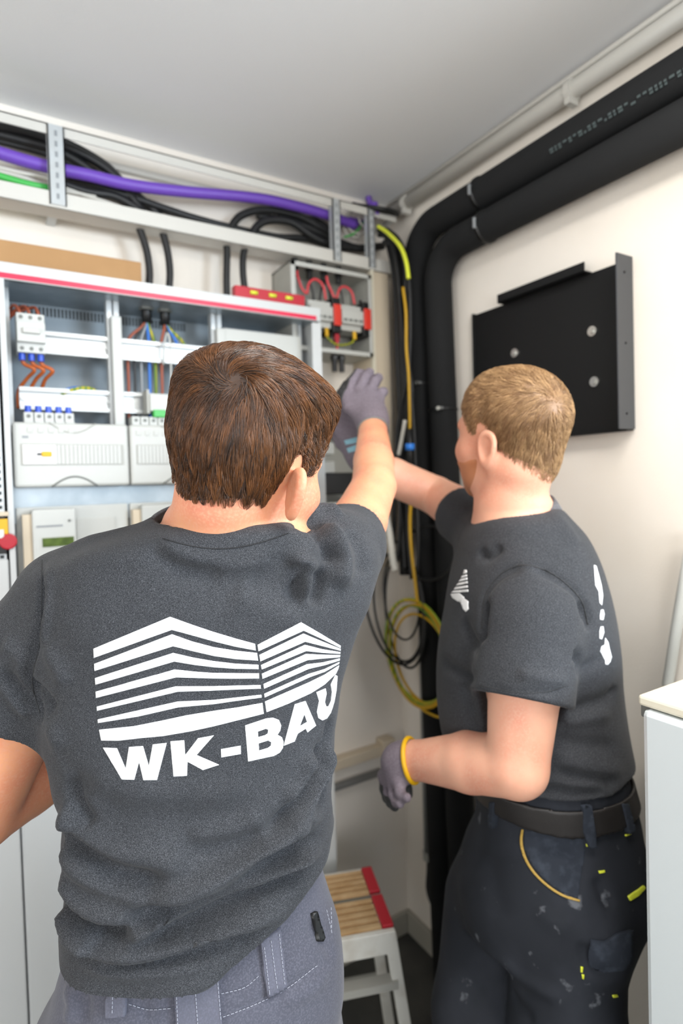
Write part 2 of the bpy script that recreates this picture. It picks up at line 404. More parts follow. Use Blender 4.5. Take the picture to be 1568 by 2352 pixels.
# neighbouring cabinet, cut by the frame's left edge
nb = empty('meter_cabinet', (-.2, YA-.1, CZ0), 'neighbouring white cabinet cut off by the left edge of the photo', 'electrical cabinet')
MB().box(-.45, CX0-.004, CF+.06, YA-.001, CZ0, CZ1).build('housing', 'enamel_grey', nb)
m = MB().box(CX0-.022, CX0-.006, CF+.004, CF+.06, CZ0, CZ1-.05)
m.build('perforated_post', 'galvanised', nb)
m = MB()
for k in range(40): m.box(CX0-.018, CX0-.010, CF+.003, CF+.0045, 1.40+k*.015, 1.407+k*.015)
m.build('post_hole', 'slot_dark', nb)
MB().box(-.45, CX0-.003, CF-.004, CF+.02, CZ0, 1.428, .003).build('lower_door', 'enamel', nb)
MB().box(-.45, CX0-.024, CF+.03, CF+.06, 1.6, 1.98).build('breaker_row', 'plastic_grey', nb)
sw = empty('rotary_switch', (.01, CF, 1.44), 'yellow and white rotary switch with a red knob at the left edge', 'switch')
MB().box(-.06, .040, CF-.002, CF+.055, 1.440, 1.520, .002).build('base', 'black_plastic', sw)
MB().box(-.06, .044, CF-.008, CF, 1.482, 1.514, .001).build('yellow_plate', 'yellow', sw)
MB().box(-.06, .036, CF-.010, CF-.006, 1.474, 1.492, .001).build('label_plate', 'label_white', sw)
MB().box(-.06, .046, CF-.006, CF+.02, 1.520, 1.529, .001).build('terminal_strip', 'pipe_beige', sw)
MB().cyl((.043, CF-.010, 1.466), (.043, CF-.002, 1.466), .017, 20).build('knob', 'red_dark', sw, bev=.003)

# things on top of the cabinet
MB().box(-.22, .352, YA-.15, YA-.01, CZ1+.001, CZ1+.065).build('cardboard_box', 'cardboard', bev=.002)
tag(bpy.data.objects['cardboard_box'], 'long flat brown cardboard box lying on the cabinet top', 'box')
sl = empty('spirit_level', (.68, YA-.165, CZ1), 'red spirit level with yellow vials lying on the cabinet', 'spirit level')
MB().box(.580, .785, YA-.180, YA-.155, CZ1+.001, CZ1+.036, .002).build('body', 'red_dark', sl)
for x in (.632, .686, .735):
    MB().cyl((x-.010, YA-.181, CZ1+.022), (x+.010, YA-.181, CZ1+.022), .005, 12).build('vial', 'lime', sl, smooth=True)

# ------------------------------------------------------------------ cable tray under the ceiling
TY = YA-.12
tr = empty('cable_tray', (.35, TY, 2.22), 'pale metal cable tray running just below the ceiling', 'cable tray')
m = MB().box(-.5, 1.155, TY, TY+.003, 2.392, 2.416).box(-.5, 1.155, TY, TY+.035, 2.413, 2.416).build('upper_rail', 'tray_paint', tr)
m = MB().box(-.5, 1.155, TY, TY+.003, 2.226, 2.262).box(-.5, 1.155, TY, TY+.06, 2.226, 2.229).build('lower_rail', 'tray_paint', tr)
def strut(x0, x1):
    m = MB().box(x0, x1, TY-.004, TY, 2.232, 2.414).box(x0, x0+.003, TY-.004, TY+.02, 2.232, 2.414).box(x1-.003, x1, TY-.004, TY+.02, 2.232, 2.414)
    o = m.build('strut', 'galvanised', tr)
    m = MB()
    for k in range(7): m.box((x0+x1)/2-.003, (x0+x1)/2+.003, TY-.005, TY-.0035, 2.245+k*.024, 2.257+k*.024)
    m.build('slot', 'wire_grey', o)
strut(.158, .194); strut(.918, .944); strut(1.045, 1.068); strut(-.4, -.37)
MB().box(1.15, 1.155, TY, YA, 2.395, 2.416).build('end_piece', 'tray_paint', tr)
MB().box(-.5, 1.155, YA-.02, YA, 2.40, 2.416).build('wall_rail', 'tray_paint', tr)
for x in (.17, .93, 1.055): MB().box(x-.01, x+.01, TY, YA, 2.229, 2.235).build('cross_bar', 'galvanised', tr)

def tp(px, py, off): return A(px, py, off)
GC = 'cables lying in the tray'
cable('cable_conduit', [tp(-60, 335, .085), tp(0, 352, .085), tp(60, 370, .085), tp(130, 388, .085), tp(200, 402, .085), tp(300, 425, .085), tp(420, 440, .085), tp(560, 452, .085), tp(640, 464, .085), tp(740, 490, .08), tp(815, 518, .06)], .0145, 'purple',
      'thick purple ribbed conduit running along the tray', 'conduit', n=16)
cable('cable_conduit', [tp(845, 452, .03), tp(850, 475, .03), tp(838, 510, .035), tp(800, 505, .05)], .010, 'purple', 'short purple conduit end curling in the tray corner', 'conduit')
blk = [
 ([(-60, 285), (40, 300), (120, 325), (200, 360), (260, 400), (300, 450), (330, 490), (350, 510)], .05, .011),
 ([(-60, 295), (60, 325), (140, 350), (220, 400), (270, 450), (300, 475)], .04, .011),
 ([(-60, 280), (50, 300), (150, 330), (240, 380), (290, 430), (350, 480), (375, 512)], .03, .012),
 ([(-60, 310), (80, 345), (160, 375), (240, 415), (330, 465), (430, 500), (510, 530)], .03, .009),
 ([(140, 420), (200, 440), (260, 450), (300, 470), (330, 492)], .06, .010),
 ([(150, 405), (230, 430), (300, 452), (380, 480), (460, 505), (560, 530), (640, 545), (700, 548), (760, 565)], .04, .010),
 ([(528, 545), (535, 515), (560, 492), (610, 482), (680, 495), (730, 520), (770, 545)], .05, .011),
 ([(570, 555), (590, 520), (620, 506), (670, 512), (720, 545), (770, 565), (830, 572)], .065, .011),
 ([(640, 500), (700, 520), (760, 548), (820, 570), (880, 565)], .035, .012),
 ([(590, 495), (650, 505), (720, 505), (760, 530)], .03, .010),
]
BLKL = ['black cable in the tray bending down above the third drop', 'upper black cable of the left bundle behind the purple conduit', 'thick black cable of the left bundle ending lowest by the second drop', 'long black cable running flat past both drop pairs',
        'short black cable under the purple conduit beside the first strut', 'black cable running under the purple conduit the full tray length', 'black cable arching highest above the red level', 'black cable making the smaller inner arch above the red level', 'black cable running down to the right tray corner', 'black cable lying between the two arches']
for i, (pp, off, r) in enumerate(blk):
    cable('power_cable', [tp(x, y, off+.004*(i % 3)) for x, y in pp], r, 'cable_black', BLKL[i], 'cable', 'black cables in the tray')
for i, pp in enumerate([[(-60, 300), (60, 330), (140, 360), (230, 400), (330, 440)], [(-60, 370), (40, 395), (110, 410), (170, 440), (260, 470), (330, 495)], [(-60, 380), (60, 410), (130, 435), (220, 450)]]):
    cable('data_cable', [tp(x, y, .035+.03*(i > 0)) for x, y in pp], .005, 'cable_grey', ['pale grey cable above the purple conduit at the tray left end', 'pale grey cable below the purple conduit crossing the first strut', 'lowest short pale grey cable at the tray left end'][i], 'cable', 'pale cables in the tray')
cable('earth_cable', [tp(-60, 390, .09), tp(0, 405, .09), tp(60, 422, .09), tp(110, 432, .085)], .008, 'green', 'green cable at the left end of the tray', 'cable')
cable('earth_cable', [tp(790, 545, .06), tp(815, 535, .06), tp(835, 510, .05), tp(850, 495, .04)], .003, 'green', 'thin green wire curling between the last two struts', 'wire')
for i, (cx, cy, rx, ry, off) in enumerate([(838, 498, 14, 22, .07), (825, 510, 30, 26, .06), (815, 515, 26, 30, .05)]):
    MB().tube([tp(cx+rx*math.cos(a), cy+ry*math.sin(a), off) for a in [2*math.pi*k/28 for k in range(28)]], .0028, 8, closed=True).build('data_cable', 'cable_grey', smooth=True)
    tag(bpy.data.objects[[o.name for o in COL.objects if o.name.startswith('data_cable')][-1]], ['smallest', 'middle', 'largest'][i]+' pale loop of cable in the tray corner', 'cable', 'pale loops in the tray corner')
def tp2(px, py, off, ob=.118):                  # keeps clear of both walls and of the pipes
    a, b = A(px, py, off), B(px, py, ob); return a if np.linalg.norm(a-CAM) < np.linalg.norm(b-CAM) else b
def loop3(c, ax, ay, n=36): return [np.array(c)+np.array(ax)*math.cos(2*math.pi*k/n)+np.array(ay)*math.sin(2*math.pi*k/n) for k in range(n)]
for k in range(4):
    o = MB().tube(loop3((1.095+.004*k, 1.560-.012*k, 2.438-.006*k), (.068-.004*k, 0, 0), (0, .035, .020-.003*k)), .0075, 8, closed=True).build('power_cable', 'cable_black', smooth=True)
    tag(o, ['top', 'second', 'third', 'lowest'][k]+' loop of the black coil above the tray end', 'cable', 'black coil above the tray end')
o = MB().tube([(1.08, 1.53, 2.44), (1.082, 1.525, 2.40)], .014, 12).build('cable_sleeve', 'purple'); tag(o, 'short purple sleeve round the black coil', 'sleeve')

# pairs of black cables dropping from the tray to the cabinet
for pts, lb in (([(308, 508), (318, 520), (335, 570), (343, 620), (342, 662)], 'first black cable from the left dropping to the cabinet top'),
                ([(362, 518), (372, 530), (385, 580), (390, 625), (388, 668)], 'second black cable from the left dropping to the cabinet top'),
                ([(519, 548), (521, 580), (520, 640), (521, 690)], 'third black cable, dropping beside the red level'),
                ([(565, 560), (558, 590), (558, 630), (563, 672), (566, 695)], 'fourth black cable, dropping behind the red level')):
    cable('drop_cable', [tp(x, y, .085) for x, y in pts], .0095, 'cable_black', lb, 'cable')

# ------------------------------------------------------------------ small breaker box right of the cabinet
def enclosure(x0, x1, z0, z1, label):
    t = empty('breaker_box', ((x0+x1)/2, YA-.06, z0), label, 'breaker box')
    yf = YA-.125
    m = MB().box(x0, x1, YA-.012, YA-.008, z0, z1).box(x0, x0+.004, yf, YA, z0, z1).box(x1-.004, x1, yf, YA, z0, z1).box(x0, x1, yf, YA, z1-.004, z1).box(x0, x1, yf, YA, z0, z0+.004)
    m.build('housing', 'plastic_grey', t)
    m = MB().box(x0, x0+.014, yf-.004, yf, z0, z1).box(x1-.010, x1, yf-.004, yf, z0, z1).box(x0, x1, yf-.004, yf, z1-.012, z1).box(x0, x1, yf-.004, yf, z0, z0+.012)
    m.build('rim', 'plastic_cover', t)
    return t
ex0, ex1 = .770, 1.045
enclosure(ex0, ex1, 1.955, 2.205, 'grey open breaker box with red wiring right of the cabinet')
yf = YA-.115
def arrester(x0, lb):
    t = empty('surge_arrester', (x0+.04, yf+.03, 2.025), lb, 'surge arrester')
    MB().box(x0, x0+.076, yf, yf+.06, 2.030, 2.107, .002).build('body', 'plastic_cover', t)
    MB().box(x0, x0+.076, yf-.014, yf, 2.047, 2.090, .002).build('nose', 'plastic_cover', t)
    m = MB()
    for k in range(4): m.box(x0+.005+k*.018, x0+.017+k*.018, yf-.016, yf-.013, 2.055, 2.062)
    m.build('marking', 'plastic_dark_grey', t)
    MB().box(x0+.076, x0+.104, yf-.012, yf+.06, 2.017, 2.120, .002).build('side_module', 'black_plastic', t)
    MB().box(x0+.078, x0+.103, yf-.017, yf-.010, 2.037, 2.100, .002).build('red_face', 'red_plastic', t)
    for k in range(2): MB().cyl((x0+.088, yf+.02, 2.120+.001*k), (x0+.088, yf+.02, 2.135), .004, 8).build('terminal_pin', 'black_plastic', t)
arrester(.830, 'left one of the two grey and red surge arresters')
arrester(.938, 'right one of the two grey and red surge arresters')
for k, (x, dx) in enumerate(((.800, 0), (.848, 1), (.898, 0), (.948, 1))):
    z1 = 2.21
    MB().cyl((x, yf+.02, z1-.035), (x, yf+.02, z1+.028), .0085, 12).cyl((x, yf+.02, z1-.012), (x, yf+.02, z1-.004), .013, 6).build('cable_gland', 'black_plastic', smooth=False)
    tag([o for o in COL.objects if o.name.startswith('cable_gland')][-1], ['first', 'second', 'third', 'fourth'][k]+' black gland from the left on top of the breaker box', 'cable gland')
RW = [((.800, 2.15), (.801, 2.125), (.812, 2.095), (.826, 2.078)), ((.830, 2.078), (.838, 2.11), (.860, 2.125), (.885, 2.11), (.893, 2.07)),
      ((.898, 2.15), (.902, 2.12), (.915, 2.095), (.925, 2.076)), ((.930, 2.076), (.942, 2.108), (.962, 2.118), (.985, 2.105), (.995, 2.07))]
for i, w in enumerate(RW):
    cable('jumper_wire', [(x, yf+.005, min(z+.045, 2.185)) for x, z in w], .0036, 'wire_red', ['red wire entering the breaker box at its left', 'red jumper wire arching over the left arrester', 'red wire entering the breaker box at its middle', 'red jumper wire arching over the right arrester'][i], 'wire')
for i, w in enumerate([((.848, 2.15), (.850, 2.12), (.858, 2.09), (.860, 2.06)), ((.948, 2.15), (.952, 2.12), (.960, 2.09), (.962, 2.06)), ((.880, 2.06), (.888, 2.105), (.905, 2.125), (.915, 2.10), (.918, 2.06))]):
    cable('jumper_wire', [(x, yf+.02, min(z+.045, 2.185)) for x, z in w], .0032, 'wire_black', ['straight black wire at the left', 'straight black wire at the right', 'arched black wire'][i]+' behind the red ones in the breaker box', 'wire', 'black wires in the breaker box')
cable('earth_wire', [(.888, yf, 2.022), (.892, yf-.005, 1.998), (.925, yf-.005, 1.982), (.975, yf-.005, 1.994), (.988, yf, 2.022)], .0032, 'earth_wire', 'green and yellow bridge wire under the arresters', 'wire')
for x, lb in ((.888, 'yellow wire sleeve under the left arrester'), (.986, 'yellow wire sleeve under the right arrester')):
    o = MB().cyl((x, yf-.004, 2.004), (x, yf-.002, 2.028), .006, 10).build('wire_sleeve', 'yellow'); tag(o, lb, 'wire sleeve')
o = MB().box(.918, .932, yf-.004, yf+.01, 1.992, 2.016, .002).build('wire_sleeve', 'red_dark'); tag(o, 'dark red connector hanging between the two arresters', 'connector')
cable('jumper_wire', [(.925, yf, 1.994), (.925, yf, 1.975), (.922, yf, 1.962)], .0036, 'wire_red', 'red wire leaving the bottom of the breaker box', 'wire')
for x, lb in ((.920, 'left black plug under the breaker box'), (.945, 'right black plug under the breaker box')):
    o = MB().cyl((x, yf+.01, 1.955), (x, yf+.01, 1.905), .0085, 12).cyl((x, yf+.01, 1.952), (x, yf+.01, 1.94), .012, 6).build('cable_plug', 'black_plastic'); tag(o, lb, 'plug')
# second box lower down, mostly behind the gloves
enclosure(.83, 1.04, 1.50, 1.76, 'second grey breaker box behind the gloved hands')
for k in range(2):
    o = MB().box(.850, .905, yf, yf+.06, 1.655-.055*k, 1.690-.055*k, .003).build('terminal_strip', 'plastic_cover'); tag(o, ['upper', 'lower'][k]+' pale terminal strip in the lower breaker box', 'terminal strip')
o = MB().box(.845, .975, yf-.01, yf+.05, 1.535, 1.60, .004).build('isolator_switch', 'black_plastic'); tag(o, 'black isolator in the lower breaker box under the gloves', 'switch')
for k in range(3):
    x = .900+.03*k
    o = MB().cyl((x, yf+.01, 1.50), (x, yf+.01, 1.455), .0085, 12).cyl((x, yf+.01, 1.50), (x, yf+.01, 1.487), .012, 6).build('cable_plug', 'black_plastic'); tag(o, O3[k]+' black plug under the lower breaker box', 'plug', 'plugs under the lower breaker box')
# vertical duct
d = MB().box(1.052, 1.118, YA-.12, YA, 1.30, 2.224, .004).build('cable_duct', 'pipe_beige')
tag(d, 'tall beige cable duct beside the breaker boxes', 'cable duct')
MB().box(1.050, 1.058, YA-.125, YA-.11, 1.30, 2.224).build('cover_edge', 'cream', d)

# low wall duct with a grey pipe underneath
o = MB().box(.55, 1.12, YA-.035, YA, .655, .690, .004).build('wall_duct', 'pipe_beige'); tag(o, 'beige horizontal duct low on the wall behind the men', 'cable duct')
o = MB().cyl((.55, YA-.022, .598), (1.10, YA-.022, .598), .012, 16).build('wall_pipe', 'alu', smooth=True); tag(o, 'thin grey pipe below the beige wall duct', 'pipe')
o = MB().box(1.10, 1.15, YA-.05, YA, .66, .71, .006).build('junction_box', 'pipe_beige'); tag(o, 'small beige junction box at the end of the low duct', 'junction box')

# ------------------------------------------------------------------ pipe wall
def bendpath(y, z, R, ylo, zlo, x):
    pts = [(x, ylo, z)]
    for k in range(13):
        a = math.pi/2*k/12
        pts.append((x, y-R+R*math.sin(a), z-R+R*math.cos(a)))
    pts.append((x, y-.055, zlo)); return pts
def insulated(y, z, lb, seams, r=.041):
    x = XB-.055
    t = empty('insulated_pipe', (x, y, .02), lb, 'pipe')
    MB().tube(bendpath(y, z, .095, .09, .02, x), r, 28).build('foam_sleeve', 'foam', t, smooth=True)
    for s in seams:
        if s[0] == 'h':
            MB().tube([(x, s[1]-.004, z), (x, s[1]+.004, z)], r+.0035, 28).build('clamp', 'black_plastic', t, smooth=True)
            MB().box(x-r-.008, x-r+.004, s[1]-.004, s[1]+.004, z-.014, z+.014, .002).build('clamp_screw', 'wire_grey', t)
        else:
            y_ = y; y = y-.055*(2.2-s[1])/2.2
            MB().tube([(x, y, s[1]-.003), (x, y, s[1]+.003)], r+.002, 28).build('clamp', 'black_plastic', t, smooth=True)
            MB().cyl((x-r*.9, y-r*.62, s[1]), (x-r*.9-.010, y-r*.62-.006, s[1]), .0055, 10).build('clamp_screw', 'chrome', t)
            MB().box(x-r*.98, x-r*.80, y-r*.9, y-r*.25, s[1]-.003, s[1]+.004).build('clamp_strap', 'alu', t); y = y_
    return t
insulated(1.428, 2.328, 'black foam insulated pipe nearer the ceiling, turning down into the corner', [('h', 1.15), ('v', 1.862)])
t2 = insulated(1.335, 2.236, 'black foam insulated pipe below its twin, turning down beside it', [('h', 1.135), ('v', 1.775)])
# faint printing on the upper pipe
m = MB()
yy = .52; k = 0
while yy < .90:
    w = random.choice([.006, .009, .012]); xx = XB-.055
    for q in (0, 1):
        if random.random() < .75:
            a = math.radians(205+q*8)
            m.box(xx+.0415*math.cos(a)-.0005, xx+.0415*math.cos(a)+.0006, yy, yy+w*.8, 2.328+.0415*math.sin(a)-.0035, 2.328+.0415*math.sin(a)+.0015)
    yy += w+.003
pr = m.build('pipe_print', 'print_faint', [o for o in COL.objects if o.name.startswith('insulated_pipe')][0])

# ceiling conduit
t = empty('ceiling_conduit', (XB-.03, .6, 2.43), 'white painted pipe along the ceiling edge of the right wall', 'pipe')
MB().cyl((XB-.032, .10, 2.452), (XB-.032, 1.60, 2.452), .020, 20).build('tube', 'tray_paint', t, smooth=True)
MB().cyl((XB-.032, .10, 2.484), (XB-.032, 1.60, 2.484), .007, 10).build('side_tube', 'tray_paint', t, smooth=True)
for y in (.885, 1.50, .2):
    MB().cyl((XB-.032, y-.008, 2.452), (XB-.032, y+.008, 2.452), .024, 20).box(XB-.05, XB-.02, y-.007, y+.007, 2.418, 2.432).build('clamp', 'tray_paint', t)

# black wall bracket
t = empty('wall_bracket', (XB, 1.0, 1.665), 'black sheet metal bracket screwed to the white wall', 'bracket')
y0, y1, z0, z1 = .765, 1.236, 1.667, 2.034
MB().box(XB-.010, XB-.006, y0, y1, z0, z1).build('back_plate', 'panel_black', t, bev=.001)
MB().box(XB-.062, XB-.006, y0-.004, y0, z0, z1+.004).build('side_flange', 'panel_edge', t, bev=.001)
MB().box(XB-.014, XB, y1, y1+.006, z0, z1+.004).build('side_flange', 'panel_black', t, bev=.001)
MB().box(XB-.034, XB-.006, .86, 1.125, z1-.001, z1+.003).box(XB-.034, XB-.031, .86, 1.125, z1-.001, z1+.022).build('top_lip', 'panel_black', t, bev=.001)
MB().box(XB-.030, XB-.006, y0, y1, z0-.003, z0).build('bottom_lip', 'panel_black', t)
for (px, py) in ((1361, 761), (1366, 877), (1183, 811)):
    q = B(px, py, .010)
    MB().cyl((XB-.010, q[1], q[2]), (XB-.0145, q[1], q[2]), .0115, 20).cyl((XB-.0145, q[1], q[2]), (XB-.019, q[1], q[2]), .0065, 6).build('screw', 'chrome', t)
for z in (1.70, 1.85, 2.0):
    MB().cyl((XB-.036, y0-.003, z), (XB-.036, y0-.0055, z), .0025, 8).build('rivet', 'panel_black', t)

# grey vertical conduit in the corner with a black cable end
t = empty('wall_conduit', (XB-.02, 1.49, .33), 'grey vertical conduit on the right wall near the corner', 'conduit')
MB().cyl((XB-.022, 1.487, .345), (XB-.022, 1.487, 1.55), .015, 16).build('tube', 'alu', t, smooth=True)
MB().cyl((XB-.022, 1.487, .335), (XB-.022, 1.487, .36), .019, 16).build('end_cap', 'plastic_grey', t)
cable('conduit_cable', [(XB-.022, 1.487, .336), (XB-.03, 1.48, .30), (XB-.05, 1.46, .26), (XB-.06, 1.42, .235), (XB-.05, 1.38, .25)], .007, 'cable_black', 'black cable end curling out below the grey conduit', 'cable')

# bundle of cables in the corner
G = 'black cables hanging in the corner'
for i, (xo, r) in enumerate(((-14, .009), (-4, .010), (8, .009))):
    cable('hanging_cable', [tp2(888+xo*.4, 530, .03), tp2(905+xo, 560, .03), tp2(920+xo, 640, .03), tp2(926+xo, 800, .03), tp2(932+xo, 960, .03), tp2(934+xo, 1120, .03), tp2(938+xo, 1320, .03)], r, 'cable_black', ['leftmost', 'middle', 'rightmost'][i]+' of the three thick cables against the wall behind the corner bundle', 'cable')
for i, pp in enumerate([
    [(868, 528), (893, 545), (915, 590), (922, 680), (930, 800), (928, 900), (918, 1000), (905, 1080), (905, 1200), (900, 1300)],
    [(870, 540), (902, 548), (928, 600), (932, 700), (938, 820), (935, 930), (925, 1020), (915, 1100), (925, 1220), (930, 1310)],
    [(880, 530), (905, 560), (915, 640), (925, 760), (945, 880), (945, 980), (940, 1100), (935, 1200), (945, 1330)],
    [(885, 525), (912, 545), (930, 585), (940, 660), (942, 760), (940, 860), (950, 980), (955, 1100), (960, 1230), (958, 1320)],
    [(880, 555), (900, 565), (912, 620), (920, 720), (934, 860), (915, 960), (910, 1060), (918, 1180), (912, 1290)]]):
    cable('hanging_cable', [tp2(x, y, .07+.012*i, .13+.006*i) for x, y in pp], .0075-.0006*i, 'cable_black', ['leftmost', 'second', 'middle', 'fourth', 'rearmost'][i]+' of the five black cables hanging in the corner', 'cable', G)
cable('hanging_cable', [tp2(868, 520, .06, .165), tp2(890, 535, .06, .165), tp2(918, 565, .07, .165), tp2(932, 600, .08, .165), tp2(938, 640, .08, .165)], .006, 'lime', 'lime green cable curving off the tray corner', 'cable')
cable('hanging_cable', [tp2(925, 660, .14, .165), tp2(932, 720, .14, .165), tp2(933, 800, .14, .165), tp2(938, 860, .14, .165), tp2(940, 930, .14, .165), tp2(941, 990, .14, .165)], .0042, 'cable_yellow', 'yellow cable among the black ones beside the pipes', 'cable')
t = empty('cable_connector', tp2(940, 1060, .14, .165), 'black cable connector with a bright blue ring', 'connector')
a, b = tp2(941, 985, .14, .165), tp2(941, 1090, .14, .165)
MB().cyl(a, b, .0095, 16).build('body', 'black_plastic', t, smooth=True)
MB().cyl(tp2(941, 1019, .14, .165), tp2(941, 1034, .14, .165), .0135, 16).build('ring', 'sky_blue', t, smooth=True)
cable('hanging_cable', [tp2(930, 965, .16, .165), tp2(922, 1010, .16, .165), tp2(915, 1045, .16, .165)], .006, 'cable_grey', 'short pale tube beside the blue connector', 'cable')
cable('hanging_cable', [tp2(941, 1090, .14, .165), tp2(943, 1150, .14, .165), tp2(941, 1200, .14, .165), tp2(944, 1260, .14, .165), tp2(952, 1330, .14, .165), tp2(958, 1385, .13, .165)], .0050, 'cable_yellow', 'yellow cable below the raised forearm', 'cable')
cable('hanging_cable', [tp2(880, 1150, .14, .165), tp2(893, 1220, .14, .165), tp2(902, 1285, .14, .165), tp2(908, 1312, .12, .165)], .0115, 'cable_grey', 'thick pale grey cable bending behind the sleeve', 'cable')
for i, (cx, cy, rx, ry, tilt, off, r) in enumerate([(905, 1380, 66, 148, -.18, .15, .0042), (915, 1395, 55, 125, -.14, .16, .0038), (930, 1405, 44, 130, -.10, .14, .0042), (922, 1370, 40, 100, -.1, .17, .0034), (985, 1270, 60, 62, .1, .12, .004)]):
    pts = []
    for k in range(40):
        a = 2*math.pi*k/40; x = rx*math.cos(a); y = ry*math.sin(a)
        pts.append(tp2(cx+x*math.cos(tilt)-y*math.sin(tilt), cy+x*math.sin(tilt)+y*math.cos(tilt), off+.03*math.sin(a)))
    o = MB().tube(pts, r, 8, closed=True).build('cable_coil', 'cable_black', smooth=True)
    tag(o, ['widest', 'second widest', 'third', 'smallest'][i]+' loop of the black cable coil hanging in the corner' if i < 4 else 'black cable loop higher up in the corner against the pipes', 'cable', 'black coil in the corner' if i < 4 else None)
for i, (cx, cy, rx, ry, tilt, off) in enumerate([(957, 1500, 66, 124, -.22, .17), (960, 1505, 62, 116, -.20, .18), (965, 1508, 68, 120, -.16, .175), (960, 1495, 70, 122, -.26, .185), (972, 1515, 60, 108, -.3, .19)]):
    pts = []
    for k in range(40):
        a = 2*math.pi*k/40; x = rx*math.cos(a); y = ry*math.sin(a)
        pts.append(tp2(cx+x*math.cos(tilt)-y*math.sin(tilt), cy+x*math.sin(tilt)+y*math.cos(tilt), off+.025*math.cos(a)))
    o = MB().tube(pts, .0042, 8, closed=True).build('cable_coil', 'cable_yellow' if i % 2 == 0 else 'earth_wire', smooth=True)
    tag(o, ['outermost plain yellow', 'green striped inner', 'lowest plain yellow', 'wide green striped', 'smallest plain yellow'][i]+' loop of the coil hanging beside the second man', 'cable', 'yellow coil in the corner')
cable('cable_end', [tp2(945, 1590, .17), tp2(965, 1625, .17), tp2(1000, 1645, .16), tp2(1020, 1647, .15)], .004, 'cable_yellow', 'loose yellow cable end below the coil', 'cable')

# ------------------------------------------------------------------ appliance at the right edge
t = empty('chest_freezer', (.97, .1, 0), 'tall white appliance at the right edge of the photo', 'appliance')
MB().box(.765, 1.17, -.05, .478, .02, 1.245, .008).build('body', 'appliance', t)
MB().box(.770, 1.18, -.05, .486, 1.247, 1.262, .004).build('lid', 'cream', t)
MB().box(.785, .810, .474, .492, 1.225, 1.247, .003).build('hinge', 'plastic_dark_grey', t)
MB().box(.7625, .766, .02, .40, .35, .93, .001).build('side_panel', 'appliance', t)
cable('appliance_cable', [P(1547, 1560, 1.28), P(1545, 1545, 1.28), P(1552, 1530, 1.28), P(1570, 1524, 1.28), P(1590, 1530, 1.28)], .007, 'cable_black', 'short black cable hook on top of the white appliance', 'cable')
o = MB().tube([(1.192, .600, .80), B(1533, 1570, .03), B(1552, 1450, .03), B(1568, 1355, .03), B(1590, 1230, .03)], .011, 12).build('plastic_pole', 'plastic_white', smooth=True)
tag(o, 'thin white plastic pole leaning against the wall behind the appliance', 'pole')
o = MB().box(1.13, 1.215, .60, .70, .74, 1.03, .03).build('tool_bag', 'bag_dark'); tag(o, 'dark bag hanging on the wall between the second man and the appliance', 'bag')

# ------------------------------------------------------------------ step stool
SZ = .52
c_rf, c_rb = FZ(905, 2128, SZ), FZ(852, 1992, SZ)
e_y = (c_rb-c_rf); Ld = np.linalg.norm(e_y); e_y /= Ld; e_x = np.array([e_y[1], -e_y[0], 0]); e_x = -e_x if e_x[0] > 0 else e_x   # e_x runs left
st = empty('step_stool', tuple((c_rf+c_rb)/2*[1, 1, 0]), 'metal step stool with ribbed wooden steps and red end caps', 'step stool')
W = .36
def sb(u0, u1, v0, v1, z0, z1, m=None):
    m = m or MB(); c = c_rf+e_x*((u0+u1)/2)+e_y*((v0+v1)/2); c = np.array([c[0], c[1], (z0+z1)/2])
    m.obox(c, e_x*(u1-u0), e_y*(v1-v0), (0, 0, z1-z0)); return m
for v0, v1 in ((.004, Ld*.50), (Ld*.56, Ld)):
    m = MB(); n = 5
    sb(.03, W-.03, v0, v1, SZ-.012, SZ-.004, m)
    for k in range(n): sb(.03, W-.03, v0+(v1-v0)*k/n+.002, v0+(v1-v0)*(k+.62)/n, SZ-.004, SZ+.002, m)
    m.build('tread', 'wood_step', st)
    for u in (0, W-.03): sb(u, u+.028, v0, v1, SZ-.006, SZ+.004).build('end_cap', 'red_dark', st, bev=.002)
sb(.02, W-.02, Ld*.50, Ld*.56, SZ-.016, SZ-.006).build('middle_rail', 'plastic_dark_grey', st)
sb(0, W, -.012, .002, SZ-.055, SZ-.002).build('front_rail', 'dirty_white', st, bev=.002)
sb(0, W, Ld, Ld+.012, SZ-.055, SZ-.006).build('front_rail', 'dirty_white', st, bev=.002)
for u in (.012, W-.012):
    for v, s in ((.0, -1), (Ld, .2)):
        a = c_rf+e_x*u+e_y*v; a = Vector((a[0], a[1], SZ-.01)); b = c_rf+e_x*(u+(-.06 if u < .1 else .05))+e_y*(v+s*.05); b = Vector((b[0], b[1], .012))
        dz = (b-a); mid = (a+b)/2; ay = Vector(e_y)*.018
        MB().obox(mid, Vector(e_x)*.028, ay, dz).build('leg', 'dirty_white', st, bev=.002)
        MB().obox(b, Vector(e_x)*.036, Vector(e_y)*.028, (0, 0, .024)).build('foot', 'red_dark', st, bev=.003)
for z in (.2, .4):
    f_ = (SZ-z)/SZ
    for v, s in ((.0, -1), (Ld, .2)):
        a = c_rf+e_x*(.012-.05*f_)+e_y*(v+s*.05*f_); b = c_rf+e_x*(W-.012+.05*f_)+e_y*(v+s*.05*f_)
        c = (a+b)/2; c[2] = z
        MB().obox(c, b-a, Vector(e_y)*.03, (0, 0, .018)).build('brace', 'plastic_grey', st)
